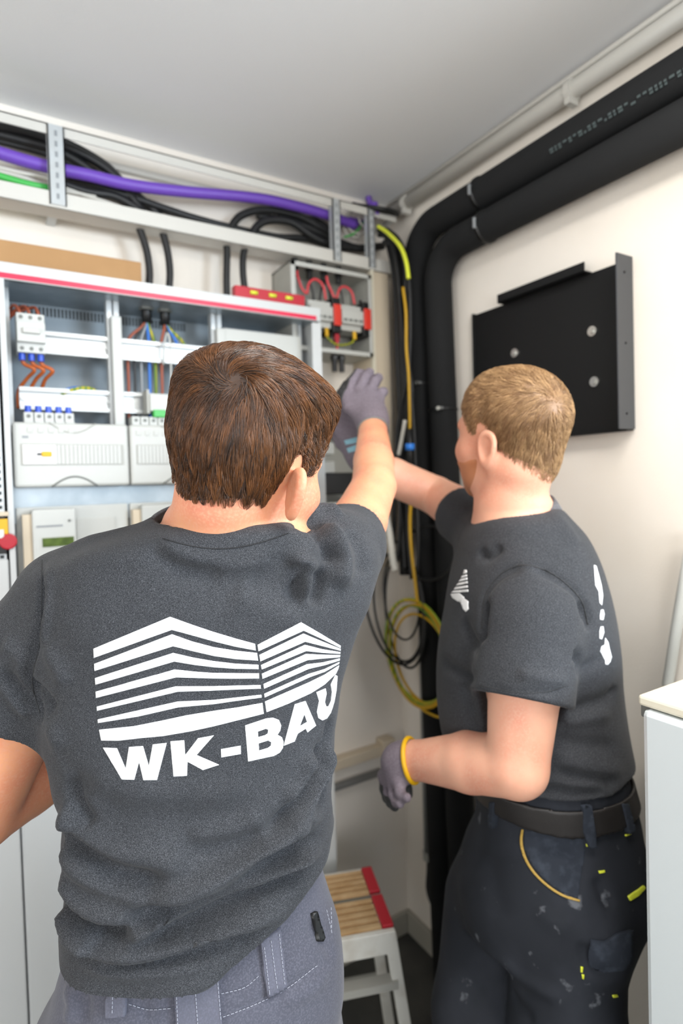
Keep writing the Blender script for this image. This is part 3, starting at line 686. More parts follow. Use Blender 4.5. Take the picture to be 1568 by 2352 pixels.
# ------------------------------------------------------------------ signed-distance modelling
F4 = np.float32
def smin(a, b, k):
    h = np.clip(.5+.5*(b-a)/k, 0, 1); return b*(1-h)+a*h-k*h*(1-h)
def smax(a, b, k): return -smin(-a, -b, k)
def capsule(p, a, b, ra, rb=None):
    rb = ra if rb is None else rb
    a = np.asarray(a, F4); ba = np.asarray(b, F4)-a; pa = p-a
    t = np.clip((pa@ba)/float(ba@ba), 0, 1)
    return np.linalg.norm(pa-t[:, None]*ba, axis=1)-(ra+(rb-ra)*t)
def chain(p, pts, rs, k=.012):
    d = None
    for i in range(len(pts)-1):
        c = capsule(p, pts[i], pts[i+1], rs[i], rs[i+1]); d = c if d is None else smin(d, c, k)
    return d
def ellip(p, c, r, R=None):
    q = p-np.asarray(c, F4)
    if R is not None: q = q@np.asarray(R, F4)        # columns of R = local axes
    r = np.asarray(r, F4); k0 = np.linalg.norm(q/r, axis=1); k1 = np.linalg.norm(q/(r*r), axis=1)+1e-9
    return k0*(k0-1)/k1
def pchip(x, xs, ys):
    """smooth interpolation through the ring values"""
    xs = np.asarray(xs, float); ys = np.asarray(ys, float); n = len(xs)
    m = np.zeros(n); s = np.diff(ys)/np.diff(xs); m[1:-1] = (s[:-1]+s[1:])/2; m[0], m[-1] = s[0], s[-1]
    i = np.clip(np.searchsorted(xs, x)-1, 0, n-2); h = xs[i+1]-xs[i]; t = np.clip((x-xs[i])/h, 0, 1)
    return ((1+2*t)*(1-t)**2*ys[i]+t*(1-t)**2*h*m[i]+t*t*(3-2*t)*ys[i+1]+t*t*(t-1)*h*m[i+1]).astype(F4)
class Rings:
    """trunk described by horizontal cross-sections: (py, left px, right px, Z left, Z right, half depth)"""
    def __init__(s, rows, n=2.35, push=0.0):
        z = []; v = []
        for (py, l, r, zl, zr, b) in rows:
            L, R = P(l, py, zl), P(r, py, zr); c = (L+R)/2; ax = (R-L)[:2]; a = np.linalg.norm(ax)/2; ax = ax/np.linalg.norm(ax)
            z.append(c[2]); v.append([c[0], c[1], ax[0], ax[1], a, b])
        o = np.argsort(z); s.z = np.array(z)[o]; s.v = np.array(v)[o]; s.n = n
    def add(s, z, cx, cy, axx, axy, a, b):
        s.z = np.append(s.z, z); s.v = np.vstack([s.v, [cx, cy, axx, axy, a, b]]); o = np.argsort(s.z); s.z = s.z[o]; s.v = s.v[o]; return s
    def __call__(s, p, off=0.0, zmin=None, zmax=None, k=.02):
        q = [pchip(p[:, 2], s.z, s.v[:, i]) for i in range(6)]
        nn = np.sqrt(q[2]**2+q[3]**2); ax, ay = q[2]/nn, q[3]/nn
        dx, dy = p[:, 0]-q[0], p[:, 1]-q[1]
        a, b = q[4]+off, q[5]+off
        u = np.abs(dx*ax+dy*ay)/a; w = np.abs(-dx*ay+dy*ax)/b
        rr = (u**s.n+w**s.n)**(1/s.n)
        u2 = (u*b)/(u*b+w*a+1e-6)                   # weight: metric near the side or the flat
        d = (rr-1)*(b*(1-u2)+a*u2)*.92
        zmin = s.z[0] if zmin is None else zmin; zmax = s.z[-1] if zmax is None else zmax
        d = smax(d, zmin-p[:, 2], k); d = smax(d, p[:, 2]-zmax, k); return d

def grid_eval(fn, ax):
    """evaluate fn on a rectilinear grid, only near the surface"""
    nx, ny, nz = [len(a) for a in ax]; Bk = 8
    F = np.full((nx, ny, nz), 1.0, F4)
    cs = [np.arange(0, len(a), Bk) for a in ax]
    cen = [np.array([(a[i]+a[min(i+Bk, len(a))-1])/2 for i in c]) for a, c in zip(ax, cs)]
    hal = [np.array([(a[min(i+Bk, len(a)-1)]-a[i])/2+1e-4 for i in c]) for a, c in zip(ax, cs)]
    G = np.stack(np.meshgrid(*cen, indexing='ij'), -1).reshape(-1, 3).astype(F4)
    H = np.stack(np.meshgrid(*hal, indexing='ij'), -1).reshape(-1, 3); rad = np.linalg.norm(H, axis=1)*1.35+.022
    v = fn(G); act = np.abs(v) < rad
    ijk = np.stack(np.meshgrid(*cs, indexing='ij'), -1).reshape(-1, 3)
    for (i, j, k), val in zip(ijk[~act], v[~act]):
        if val < 0: F[i:i+Bk, j:j+Bk, k:k+Bk] = -1
    todo = ijk[act]
    for s in range(0, len(todo), 600):
        T = todo[s:s+600]; I = []; 
        for (i, j, k) in T:
            a, b, c = np.arange(i, min(i+Bk, nx)), np.arange(j, min(j+Bk, ny)), np.arange(k, min(k+Bk, nz))
            I.append(np.stack(np.meshgrid(a, b, c, indexing='ij'), -1).reshape(-1, 3))
        I = np.concatenate(I); pts = np.stack([ax[0][I[:, 0]], ax[1][I[:, 1]], ax[2][I[:, 2]]], -1).astype(F4)
        F[I[:, 0], I[:, 1], I[:, 2]] = fn(pts)
    return F
def surface_nets(F, ax):
    ins = F < 0; nx, ny, nz = F.shape
    c = sum(ins[i:nx-1+i, j:ny-1+j, k:nz-1+k].astype(np.int8) for i in (0, 1) for j in (0, 1) for k in (0, 1))
    act = (c > 0) & (c < 8); I = np.argwhere(act); idx = -np.ones(act.shape, np.int64); idx[act] = np.arange(len(I))
    acc = np.zeros((len(I), 3)); cnt = np.zeros(len(I))
    X = [np.asarray(a, float) for a in ax]
    cor = [(i, j, k) for i in (0, 1) for j in (0, 1) for k in (0, 1)]
    for a in cor:
        for b in cor:
            if sum(b)-sum(a) == 1 and all(b[q] >= a[q] for q in range(3)):
                fa = F[I[:, 0]+a[0], I[:, 1]+a[1], I[:, 2]+a[2]]; fb = F[I[:, 0]+b[0], I[:, 1]+b[1], I[:, 2]+b[2]]
                m = (fa < 0) != (fb < 0); t = np.where(m, fa/np.where(m, fa-fb, 1), 0)
                for q in range(3):
                    pa = X[q][I[:, q]+a[q]]; pb = X[q][I[:, q]+b[q]]; acc[:, q] += np.where(m, pa+(pb-pa)*t, 0)
                cnt += m
    V = acc/cnt[:, None]; Q = []
    for q in range(3):
        u, w = (q+1) % 3, (q+2) % 3
        sl0 = [slice(None)]*3; sl1 = [slice(None)]*3; sl0[q] = slice(0, -1); sl1[q] = slice(1, None)
        e = ins[tuple(sl0)] != ins[tuple(sl1)]; J = np.argwhere(e)
        J = J[(J[:, u] > 0) & (J[:, w] > 0) & (J[:, u] < F.shape[u]-1) & (J[:, w] < F.shape[w]-1)]
        pos = ins[tuple(sl0)][J[:, 0], J[:, 1], J[:, 2]]
        def at(du, dw):
            K = J.copy(); K[:, u] -= du; K[:, w] -= dw; return idx[K[:, 0], K[:, 1], K[:, 2]]
        quad = np.stack([at(1, 1), at(0, 1), at(0, 0), at(1, 0)], 1)
        quad[~pos] = quad[~pos][:, ::-1]; Q.append(quad)
    Q = np.concatenate(Q); Q = Q[(Q >= 0).all(1)]
    return V, Q
def relax(V, Q, it=2, lam=.5):
    e = np.concatenate([Q[:, [0, 1]], Q[:, [1, 2]], Q[:, [2, 3]], Q[:, [3, 0]]]); e = np.concatenate([e, e[:, ::-1]])
    deg = np.bincount(e[:, 0], minlength=len(V))[:, None]
    for i in range(it*2):
        s = np.stack([np.bincount(e[:, 0], weights=V[e[:, 1], q], minlength=len(V)) for q in range(3)], 1)/np.maximum(deg, 1)
        V = V+(s-V)*(lam if i % 2 == 0 else -lam*.96)
    return V
def normals(V, Q):
    n = np.cross(V[Q[:, 2]]-V[Q[:, 0]], V[Q[:, 3]]-V[Q[:, 1]]); N = np.zeros_like(V)
    for c in range(4):
        for q in range(3): N[:, q] += np.bincount(Q[:, c], weights=n[:, q], minlength=len(V))
    return N/np.maximum(np.linalg.norm(N, axis=1), 1e-12)[:, None]
def mesh_np(name, V, Q, m=None, parent=None, origin=None, attr=None):
    me = bpy.data.meshes.new(name); me.vertices.add(len(V)); me.vertices.foreach_set('co', np.asarray(V, F4).ravel())
    k = Q.shape[1]; me.loops.add(len(Q)*k); me.loops.foreach_set('vertex_index', Q.astype(np.int32).ravel())
    me.polygons.add(len(Q)); me.polygons.foreach_set('loop_start', np.arange(0, len(Q)*k, k, dtype=np.int32))
    me.update(calc_edges=True)
    if attr is not None:
        a = me.attributes.new('tint', 'FLOAT', 'POINT'); a.data.foreach_set('value', np.asarray(attr, F4))
    return link(name, me, m, parent, True, origin)
def axes(lo, hi, h): return [np.arange(lo[i], hi[i]+h, h) for i in range(3)]
def build_sdf(name, fn, lo, hi, h, m, parent=None, ax=None, post=None, origin=None, it=2):
    ax = ax or axes(lo, hi, h)
    F = grid_eval(fn, ax); V, Q = surface_nets(F, ax); V = relax(V, Q, it)
    if post: V = post(V, Q)
    return mesh_np(name, V, Q, m, parent, origin), V, Q
def zones(lo, hi, segs, coarse):
    """grid lines: fine spacing inside the given (a, b, h) stretches, coarse elsewhere"""
    x = lo; out = [x]
    while x < hi:
        h = coarse
        for a, b, s in segs:
            if a <= x < b: h = min(h, s)
        x += h; out.append(x)
    return np.array(out)
def rot(yaw=0, pitch=0, roll=0):
    """local axes as columns: x right, y forward, z up; yaw = azimuth clockwise from +Y, pitch up, roll to the right"""
    return np.array(Matrix.Rotation(-yaw, 3, 'Z') @ Matrix.Rotation(pitch, 3, 'X') @ Matrix.Rotation(roll, 3, 'Y'))

# folds pressed into cloth along polylines
def fold_fn(folds, tree, gain=1.0, outer=None):
    """folds: (pixel polyline, amplitude m, half width m); the line is laid on the cloth surface"""
    out = []
    for pts, amp, wid in folds:
        q = smooth_path([(x, y, 0) for x, y in pts], 6); W = []
        for p in q:
            hit = tree.ray_cast(Vector(CAM), Vector(ray(p[0], p[1])).normalized())
            if hit[0] is not None: W.append(np.array(hit[0]))
        if len(W) > 1: out.append((np.array(W), amp, wid))
    def post(V, Q):
        N = normals(V, Q); D = np.zeros(len(V))
        for W, amp, wid in out:
            amp = amp*gain
            lo, hi = W.min(0)-wid*3, W.max(0)+wid*3
            sel = np.where(((V > lo) & (V < hi)).all(1))[0]
            if not len(sel): continue
            p = V[sel]; best = np.full(len(sel), 9.0); tt = np.zeros(len(sel)); n = len(W)-1
            for i in range(n):
                a, ba = W[i], W[i+1]-W[i]; t = np.clip((p-a)@ba/max(ba@ba, 1e-12), 0, 1); d = np.linalg.norm(p-a-t[:, None]*ba, axis=1)
                m = d < best; best = np.where(m, d, best); tt = np.where(m, (i+t)/n, tt)
            taper = np.clip(np.minimum(tt, 1-tt)*5, 0, 1); taper = taper*taper*(3-2*taper)
            D[sel] += amp*np.exp(-(best/wid)**2)*taper
        if outer is not None: D = D*(outer(V.astype(F4)) > -.0045)
        return V+N*D[:, None]
    return post

def drape(V, N, amp, dirs, mask):
    D = np.zeros(len(V))
    for k, ph, a in dirs: D += a*np.sin(V@np.array(k)+ph+1.3*np.sin(V@np.array([k[1], k[2], k[0]])*.5+ph*2))
    return V+N*(D*amp*mask)[:, None]

# flat things sewn or printed on a surface
def in_poly(x, y, poly):
    c = False; j = len(poly)-1
    for i in range(len(poly)):
        if (poly[i][1] > y) != (poly[j][1] > y) and x < (poly[j][0]-poly[i][0])*(y-poly[i][1])/(poly[j][1]-poly[i][1])+poly[i][0]: c = not c
        j = i
    return c
def cloth_patch(name, polys, tree, m, parent, th=.0006, step=6, side=True):
    """polys: list of (outline, [holes]) in pixels, laid on the surface in tree"""
    V = []; T = []
    for outline, holes in polys:
        rings = [outline]+list(holes); vs = []; es = []
        for rg in rings:
            dense = []
            for i in range(len(rg)):
                a, b = rg[i], rg[(i+1) % len(rg)]; n = max(1, int(math.hypot(b[0]-a[0], b[1]-a[1])/step))
                dense += [(a[0]+(b[0]-a[0])*k/n, a[1]+(b[1]-a[1])*k/n) for k in range(n)]
            s = len(vs); vs += dense; es += [(s+i, s+(i+1) % len(dense)) for i in range(len(dense))]
        xs = [v[0] for v in outline]; ys = [v[1] for v in outline]
        x = min(xs)+step/2
        while x < max(xs):
            y = min(ys)+step/2
            while y < max(ys):
                if in_poly(x, y, outline) and not any(in_poly(x, y, h) for h in holes): vs.append((x, y))
                y += step
            x += step
        r = delaunay_2d_cdt([Vector(v) for v in vs], es, [], 0, 1e-4)
        base = len(V); ok = {}
        for i, v in enumerate(r[0]):
            d = Vector(ray(v.x, v.y)).normalized(); hit = tree.ray_cast(Vector(CAM), d)
            if hit[0] is None:
                # past the outline: nearest point of the surface
                hit = tree.find_nearest(Vector(P(v.x, v.y, parent_depth)))
            V.append(np.array(hit[0])+np.array(hit[1])*th)
        for f in r[2]:
            cx = sum(r[0][i].x for i in f)/3; cy = sum(r[0][i].y for i in f)/3
            if in_poly(cx, cy, outline) and not any(in_poly(cx, cy, h) for h in holes): T.append([base+i for i in f])
    V = np.array(V); T = np.array(T)
    # skirt down to the cloth so that it has a thickness
    if side and len(T):
        e = {}
        for t in T:
            for a, b in ((t[0], t[1]), (t[1], t[2]), (t[2], t[0])): e[(a, b)] = 1
        bd = [(a, b) for (a, b) in e if (b, a) not in e]
        N = np.zeros_like(V); fn = np.cross(V[T[:, 1]]-V[T[:, 0]], V[T[:, 2]]-V[T[:, 0]])
        for c in range(3): np.add.at(N, T[:, c], fn)
        N /= np.maximum(np.linalg.norm(N, axis=1), 1e-12)[:, None]
        sgn = np.sign(np.sum(N*(CAM-V), axis=1))[:, None]; N = N*sgn
        ids = sorted({i for ab in bd for i in ab}); mp = {i: len(V)+k for k, i in enumerate(ids)}
        V = np.vstack([V, V[ids]-N[ids]*(th*1.6)])
        T = np.vstack([T]+[[[a, mp[b], b], [a, mp[a], mp[b]]] for a, b in bd]) if bd else T
    return mesh_np(name, V, T, m, parent)
parent_depth = .8
def tree_of(V, Q): return BVHTree.FromPolygons([tuple(v) for v in V], [tuple(int(i) for i in q) for q in Q])

# heads
def head_sdf(p, c, R, s=1.0, ea=.45):
    q = ((p-np.asarray(c, F4))@np.asarray(R, F4))/s
    ax = q.copy(); ax[:, 0] = np.abs(ax[:, 0])
    d = ellip(q, (0, -.014, .036), (.075, .097, .080))
    d = smin(d, ellip(q, (0, .036, -.012), (.062, .060, .088)), .03)
    d = smin(d, ellip(q, (0, -.048, -.040), (.054, .046, .060)), .03)         # back of the skull down to the nape
    d = smin(d, ellip(q, (0, .040, -.074), (.053, .052, .044)), .03)          # jaw
    d = smin(d, capsule(q, (0, .080, -.104), (0, .084, -.098), .017), .025)    # chin
    d = smin(d, capsule(ax, (.034, .084, .020), (.008, .092, .016), .009), .018)   # brow
    d = smin(d, capsule(ax, (.040, .066, -.030), (.046, .050, -.028), .020), .025)  # cheek
    d = smax(d, -ellip(ax, (.030, .104, .002), (.015, .012, .010)), .012)      # eye sockets
    d = smin(d, capsule(q, (0, .096, .004), (0, .117, -.032), .0075, .0105), .010)  # nose
    d = smin(d, capsule(ax, (.004, .108, -.036), (.013, .102, -.037), .0075), .006)
    d = smin(d, capsule(ax, (0, .101, -.062), (.020, .092, -.061), .0055, .0035), .005)   # lips
    d = smin(d, capsule(ax, (0, .099, -.071), (.017, .091, -.069), .006, .004), .005)
    # ears
    n = np.array([math.cos(ea), math.sin(ea), 0], F4); t = np.array([-math.sin(ea), math.cos(ea), .12], F4)
    eq = (ax-np.array([.0745, -.004, -.018], F4)+t*.014); t /= np.linalg.norm(t); u = np.cross(n, t)
    L = np.stack([eq@n, eq@t, eq@u], 1)
    # helix: widest at the top, lobe narrower
    w = .0195+.16*np.clip(L[:, 2], -.04, .04)
    k = np.sqrt((L[:, 1]/w)**2+(L[:, 2]/.0300)**2); disc = (k-1)*.018
    ear = smax(disc, np.abs(L[:, 0]+.002)-.0036, .005)
    rim = np.sqrt(((k-.86)*.019)**2+(L[:, 0]-.0025)**2)-.0042
    ear = smin(ear, rim, .004)
    ear = smax(ear, -(np.sqrt((L[:, 1]/.0085)**2+((L[:, 2]+.004)/.013)**2+((L[:, 0]-.006)/.008)**2)-1)*.008, .003)
    d = smin(d, ear, .007)
    return d*s
def head_pt(c, R, q, s=1.0): return np.asarray(c)+np.asarray(R)@(np.asarray(q, float)*s)

def finger_chain(p, pts, rs): return chain(p, pts, rs, .004)
def glove_fn(wrist, knuckles, fingers, thumb, rw=.032, palm_r=.016, fr=.0095):
    """fingers: lists of 3 further joints for each of the four knuckles; thumb: 4 joints from the palm's side"""
    wrist = np.asarray(wrist)
    def fn(p):
        d = None
        for kx in knuckles:
            c = capsule(p, wrist+(np.asarray(kx)-wrist)*.12, kx, rw*.62, palm_r*.82); d = c if d is None else smin(d, c, .012)
        f = None
        for kx, fp in zip(knuckles, fingers):
            c = chain(p, [kx]+list(fp), [fr*1.12, fr*1.05, fr*.98, fr*.86], .003); f = c if f is None else np.minimum(f, c)
        d = smin(d, f, .006)
        d = smin(d, chain(p, thumb, [fr*1.5, fr*1.3, fr*1.15, fr*.95], .004), .008)
        return d
    return fn
# ------------------------------------------------------------------ cloth, skin and hair materials
def heather(name, dark, mid, light, scale=900):
    m = mat(name, mid, .92, spec=.2, sheen=.06); nt = m.node_tree; n = nt.nodes; b = n['Principled BSDF']
    b.inputs['Sheen Roughness'].default_value = .5
    tc = n.new('ShaderNodeTexCoord'); mp = n.new('ShaderNodeMapping'); mp.inputs['Scale'].default_value = (1, 1, 1.6)
    nt.links.new(tc.outputs['Object'], mp.inputs['Vector'])
    t = n.new('ShaderNodeTexNoise'); t.inputs['Scale'].default_value = scale; t.inputs['Detail'].default_value = 2; t.inputs['Roughness'].default_value = .7
    nt.links.new(mp.outputs[0], t.inputs['Vector'])
    cr = n.new('ShaderNodeValToRGB'); e = cr.color_ramp.elements
    e[0].position = .36; e[0].color = lin(dark); e[1].position = .70; e[1].color = lin(light)
    x = cr.color_ramp.elements.new(.52); x.color = lin(mid)
    nt.links.new(t.outputs['Fac'], cr.inputs[0])
    t2 = n.new('ShaderNodeTexNoise'); t2.inputs['Scale'].default_value = 9; t2.inputs['Detail'].default_value = 3
    nt.links.new(tc.outputs['Object'], t2.inputs['Vector'])
    mx = n.new('ShaderNodeMix'); mx.data_type = 'RGBA'; mx.blend_type = 'MULTIPLY'; mx.inputs[0].default_value = .35
    nt.links.new(cr.outputs[0], mx.inputs[6]); nt.links.new(t2.outputs['Fac'], mx.inputs[7])
    nt.links.new(mx.outputs[2], b.inputs['Base Color'])
    bp = n.new('ShaderNodeBump'); bp.inputs['Strength'].default_value = .3; bp.inputs['Distance'].default_value = .00015
    nt.links.new(t.outputs['Fac'], bp.inputs['Height']); nt.links.new(bp.outputs[0], b.inputs['Normal'])
    return m
heather('shirt_heather', '232427', '3a3c40', '626469', 1000)
mat('shirt_rib', '45464a', .92, spec=.2, sheen=.2, noise=(700, '6a6b70', .4, .65), bump=(800, .4, .0006))
mat('print_white', 'f7f9fa', .45)
mat('seam', '2b2c2e', .9)
mat('skin_pink', 'dc9c76', .5, spec=.4, sss=.18, noise=[(14, 'd28468', .42, .72), (300, 'd99a7c', .45, .7)], bump=(420, .12, .0006))
mat('skin_pale', 'dfa88d', .5, spec=.4, sss=.18, noise=[(14, 'd69279', .42, .75), (260, 'dca58c', .45, .7)], bump=(420, .12, .0006))
mat('trouser_grey', '4a4b56', .85, spec=.25, sheen=.15, noise=[(5, '42434d', .4, .7), (500, '555661', .45, .65)], bump=(700, .3, .0005))
mat('trouser_loop', '555661', .85, spec=.25, noise=(500, '5c5d6a', .45, .65), bump=(700, .3, .0005))
mat('stitch', '9fa2ae', .8)
mat('trouser_black', '202329', .85, spec=.25, noise=[(8, '2b2e35', .45, .7), (30, '5d6066', .64, .72)], bump=(600, .3, .0006))
mat('trouser_panel', '282d36', .85, spec=.25, noise=(60, '343a44', .5, .7), bump=(600, .3, .0006))
mat('leather', '1d1a19', .5, bump=(200, .25, .0008))
mat('glove_grey', '776e77', .85, spec=.2, noise=(300, '696068', .4, .65), bump=(900, .35, .0006))
mat('glove_palm', '3a3a3a', .7, spec=.3, noise=(120, '2a2a2a', .4, .6), bump=(300, .4, .0008))
mat('glove_print', '86b4c4', .6)
mat('shoe', '191a1c', .6)
mat('eyeball', 'e8e6e0', .2)
mat('tool_grip', '1a1a1a', .5)
def hair_mat(name, dark, light, rough=.36):
    m = mat(name, dark, rough, spec=.65); nt = m.node_tree; n = nt.nodes; b = n['Principled BSDF']
    at = n.new('ShaderNodeAttribute'); at.attribute_name = 'tint'
    mx = n.new('ShaderNodeMix'); mx.data_type = 'RGBA'; mx.inputs[6].default_value = lin(dark); mx.inputs[7].default_value = lin(light)
    nt.links.new(at.outputs['Fac'], mx.inputs[0]); nt.links.new(mx.outputs[2], b.inputs['Base Color'])
hair_mat('hair_brown', '1a100a', '86552e', .32)
hair_mat('hair_blond', '745232', 'cda778', .5)
hair_mat('beard_ginger', 'b87a52', 'c07a45', .5)

def groom(name, dist, roots, flow, parent, m, n=14000, length=.04, seg=7, r=.00033, lift=.004, clump=.6, nclump=700, cap=None, lenfn=None, seed=3, jitter=.25):
    """hair: a scalp shell and fine tapering strands combed over it, in one mesh.
    dist(p) hair-surface distance, roots (V,Q) of the shell, flow(p,N) combing direction"""
    rg = np.random.default_rng(seed); V, Q = roots; N = normals(V, Q)
    c = V[Q].mean(1); fn = N[Q].mean(1)
    e1 = np.linalg.norm(np.cross(V[Q[:, 2]]-V[Q[:, 0]], V[Q[:, 3]]-V[Q[:, 1]]), axis=1); keep = cap(c)
    w = e1*keep; w /= w.sum()
    def sample(k):
        f = rg.choice(len(Q), k, p=w); a, b = rg.random((2, k, 1)); q = Q[f]
        return (V[q[:, 0]]*(1-a)*(1-b)+V[q[:, 1]]*a*(1-b)+V[q[:, 2]]*a*b+V[q[:, 3]]*(1-a)*b), fn[f]
    def grad(p):
        h = .0015; g = np.stack([dist((p+np.eye(3)[i]*h).astype(F4))-dist((p-np.eye(3)[i]*h).astype(F4)) for i in range(3)], 1)
        return g/np.maximum(np.linalg.norm(g, axis=1), 1e-9)[:, None]
    def grow(p, L, seedj, dl):
        pts = [p-grad(p)*.003]; q = p.copy(); jj = seedj
        for i in range(1, seg+1):
            g = grad(q); f = flow(q, g)+jj; f -= g*np.sum(f*g, 1)[:, None]; f /= np.maximum(np.linalg.norm(f, axis=1), 1e-9)[:, None]
            q = q+f*(L/seg)[:, None]; g = grad(q); t = i/seg
            want = dl*(np.sin(min(t*1.5, 1)*math.pi*.5))*(1-.35*t)
            q = q-g*(dist(q.astype(F4))-want)[:, None]; pts.append(q.copy())
        return np.stack(pts, 1)
    G, _ = sample(nclump); LG = (lenfn(G) if lenfn else np.full(nclump, length))
    guide = grow(G, LG, rg.normal(0, jitter, (nclump, 3)), np.full(nclump, lift)*rg.uniform(.5, 1.3, nclump))
    R, _ = sample(n); L = (lenfn(R) if lenfn else np.full(n, length))*rg.uniform(.7, 1.1, n)
    cid = np.empty(n, int)
    for s in range(0, n, 2000): cid[s:s+2000] = np.argmin(((R[s:s+2000, None]-G[None])**2).sum(2), 1)
    S = grow(R, L, rg.normal(0, jitter*.4, (n, 3)), rg.uniform(.2, 1.25, n)*lift)
    off = R-G[cid]
    for i in range(seg+1):
        t = (i/seg); k = clump*t**1.2
        tgt = guide[cid, i]+off*(1-.75*t)[..., None] if False else guide[cid, i]+off*(1-.8*t)
        S[:, i] = S[:, i]*(1-k)+tgt*k
    # triangular strands
    T = np.zeros_like(S); T[:, 1:-1] = S[:, 2:]-S[:, :-2]; T[:, 0] = S[:, 1]-S[:, 0]; T[:, -1] = S[:, -1]-S[:, -2]
    T /= np.maximum(np.linalg.norm(T, axis=2), 1e-9)[..., None]
    up = np.cross(T, np.array([.3, .5, .81])); up /= np.maximum(np.linalg.norm(up, axis=2), 1e-9)[..., None]; wv = np.cross(T, up)
    rad = r*np.linspace(1, .35, seg+1)[None, :, None]*rg.uniform(.7, 1.3, (n, 1, 1)); VV = []
    for k in range(3):
        a = 2*math.pi*k/3; VV.append(S+(up*math.cos(a)+wv*math.sin(a))*rad)
    VV = np.stack(VV, 2)                     # n, seg+1, 3, 3
    ids = np.arange(n*(seg+1)*3).reshape(n, seg+1, 3)+len(V); qs = []
    for k in range(3):
        k2 = (k+1) % 3; qs.append(np.stack([ids[:, :-1, k], ids[:, :-1, k2], ids[:, 1:, k2], ids[:, 1:, k]], -1).reshape(-1, 4))
    tint_c = rg.uniform(0, 1, nclump)
    tint = np.clip(.55*tint_c[cid]+.55*rg.random(n)-.1, 0, 1)
    at = np.concatenate([np.full(len(V), .12), np.repeat(tint, (seg+1)*3)])
    return mesh_np(name, np.vstack([V, VV.reshape(-1, 3)]), np.vstack([Q]+qs), m, parent, attr=at)
# ------------------------------------------------------------------ the man in front, back to the camera
def down(pt, z): return (float(pt[0]), float(pt[1]), z)
def bounds(pts, pad):
    pts = np.array(pts); return pts.min(0)-pad, pts.max(0)+pad
def lat(p): return (p[:, 0]-CAM[0])*CR[0]+(p[:, 1]-CAM[1])*CR[1]

ROW1 = [(1196, 360, 655, .735, .745, .062), (1215, 300, 715, .725, .755, .078), (1245, 190, 785, .715, .785, .094), (1280, 118, 822, .715, .81, .104), (1330, 96, 842, .715, .82, .112),
        (1400, 88, 838, .715, .825, .118), (1470, 86, 812, .715, .825, .118), (1560, 90, 786, .715, .82, .116), (1640, 98, 770, .715, .815, .114), (1740, 122, 760, .715, .81, .110),
        (1830, 142, 757, .715, .805, .108), (1900, 142, 757, .715, .80, .108), (1990, 146, 757, .715, .80, .110), (2070, 140, 768, .715, .80, .118), (2150, 136, 776, .715, .80, .124), (2290, 140, 780, .715, .80, .130)]
tor1 = Rings(ROW1, n=2.4)
hipz = .80
HEM = [(157, 2268), (254, 2266), (366, 2247), (494, 2222), (596, 2169), (723, 2092), (790, 2055)]
hem_u = []; hem_z = []
for x, y in HEM:
    q = P(x, y, .67); hem_u.append(lat(q[None])[0]); hem_z.append(q[2])
def hem1(p): return np.interp(lat(p), hem_u, hem_z).astype(F4)

S1R, E1R, W1R = P(775, 1285, .82), P(858, 1118, 1.05), P(856, 985, 1.27)
S1L, E1L, W1L = P(135, 1375, .755), P(-52, 1872, .755), P(300, 1670, .96)
H1C = P(575, 1073, .735); H1S = .99; EA1 = 1.0
H1R = rot(yaw=math.degrees(YAW)*math.pi/180+math.radians(34), pitch=math.radians(-5), roll=math.radians(11))
neck1 = [P(505, 1290, .775), P(512, 1215, .765), P(545, 1110, .745)]
def hips1(p, off=0.0):
    d = HIP1(p, off, k=.03)
    return d
HIP1 = Rings([(1930, 170, 730, .72, .80, .090), (2010, 170, 733, .72, .80, .094), (2090, 162, 754, .72, .80, .100), (2160, 138, 776, .725, .80, .116), (2230, 116, 784, .72, .80, .124), (2300, 100, 785, .72, .80, .128), (2352, 88, 778, .72, .80, .128), (2440, 84, 765, .72, .80, .118)], n=2.3)
LHIP, RHIP = P(265, 2420, .76), P(610, 2420, .79)
LKN, RKN = np.array([LHIP[0]-.02, LHIP[1]+.03, .50]), np.array([RHIP[0]+.02, RHIP[1]+.03, .50])
LAN, RAN = np.array([LHIP[0]-.04, LHIP[1], .09]), np.array([RHIP[0]+.05, RHIP[1], .09])
def legs1(p, off=0.0):
    a = chain(p, [LHIP, LKN, LAN], [.105+off, .075+off, .062+off], .03)
    b = chain(p, [RHIP, RKN, RAN], [.105+off, .075+off, .062+off], .03)
    return np.minimum(a, b)
def body1(p):
    d = tor1(p, -.024, zmin=P(400, 1950, .75)[2])
    d = smin(d, hips1(p, -.016), .03)
    d = smin(d, legs1(p, -.012), .03)
    d = smin(d, capsule(p, P(280, 1310, .76), P(690, 1290, .79), .035), .04)
    d = smin(d, chain(p, neck1, [.066, .060, .056], .03), .045)
    d = smin(d, head_sdf(p, H1C, H1R, H1S, EA1), .025)
    ar = chain(p, [S1R+[0, 0, -.01], P(825, 1195, .94), E1R, P(858, 1060, 1.14), W1R, P(852, 960, 1.31)], [.050, .044, .0395, .0385, .0300, .028], .006)
    al = chain(p, [P(150, 1400, .76), P(38, 1640, .75), E1L, P(60, 1800, .83), W1L, P(345, 1655, 1.0)], [.050, .055, .046, .045, .032, .028], .006)
    d = smin(d, ar, .03); d = smin(d, al, .03)
    # crease where the neck bends
    return d
lo, hi = bounds([S1R, E1R, W1R, P(852, 955, 1.32), E1L, W1L, LAN, RAN, H1C, tuple(P(90, 2300, .72))], .13)
lo[2] = .05; hi[2] = H1C[2]+.17
hx, hy = H1C[0], H1C[1]
axb = [zones(lo[0], hi[0], [(hx-.12, hx+.14, .0028), (hx-.3, hi[0], .005)], .008), zones(lo[1], hi[1], [(hy-.14, hy+.14, .0028), (hy, hi[1], .005)], .008), zones(lo[2], hi[2], [(1.47, 1.80, .0028), (1.05, 1.47, .006)], .012)]
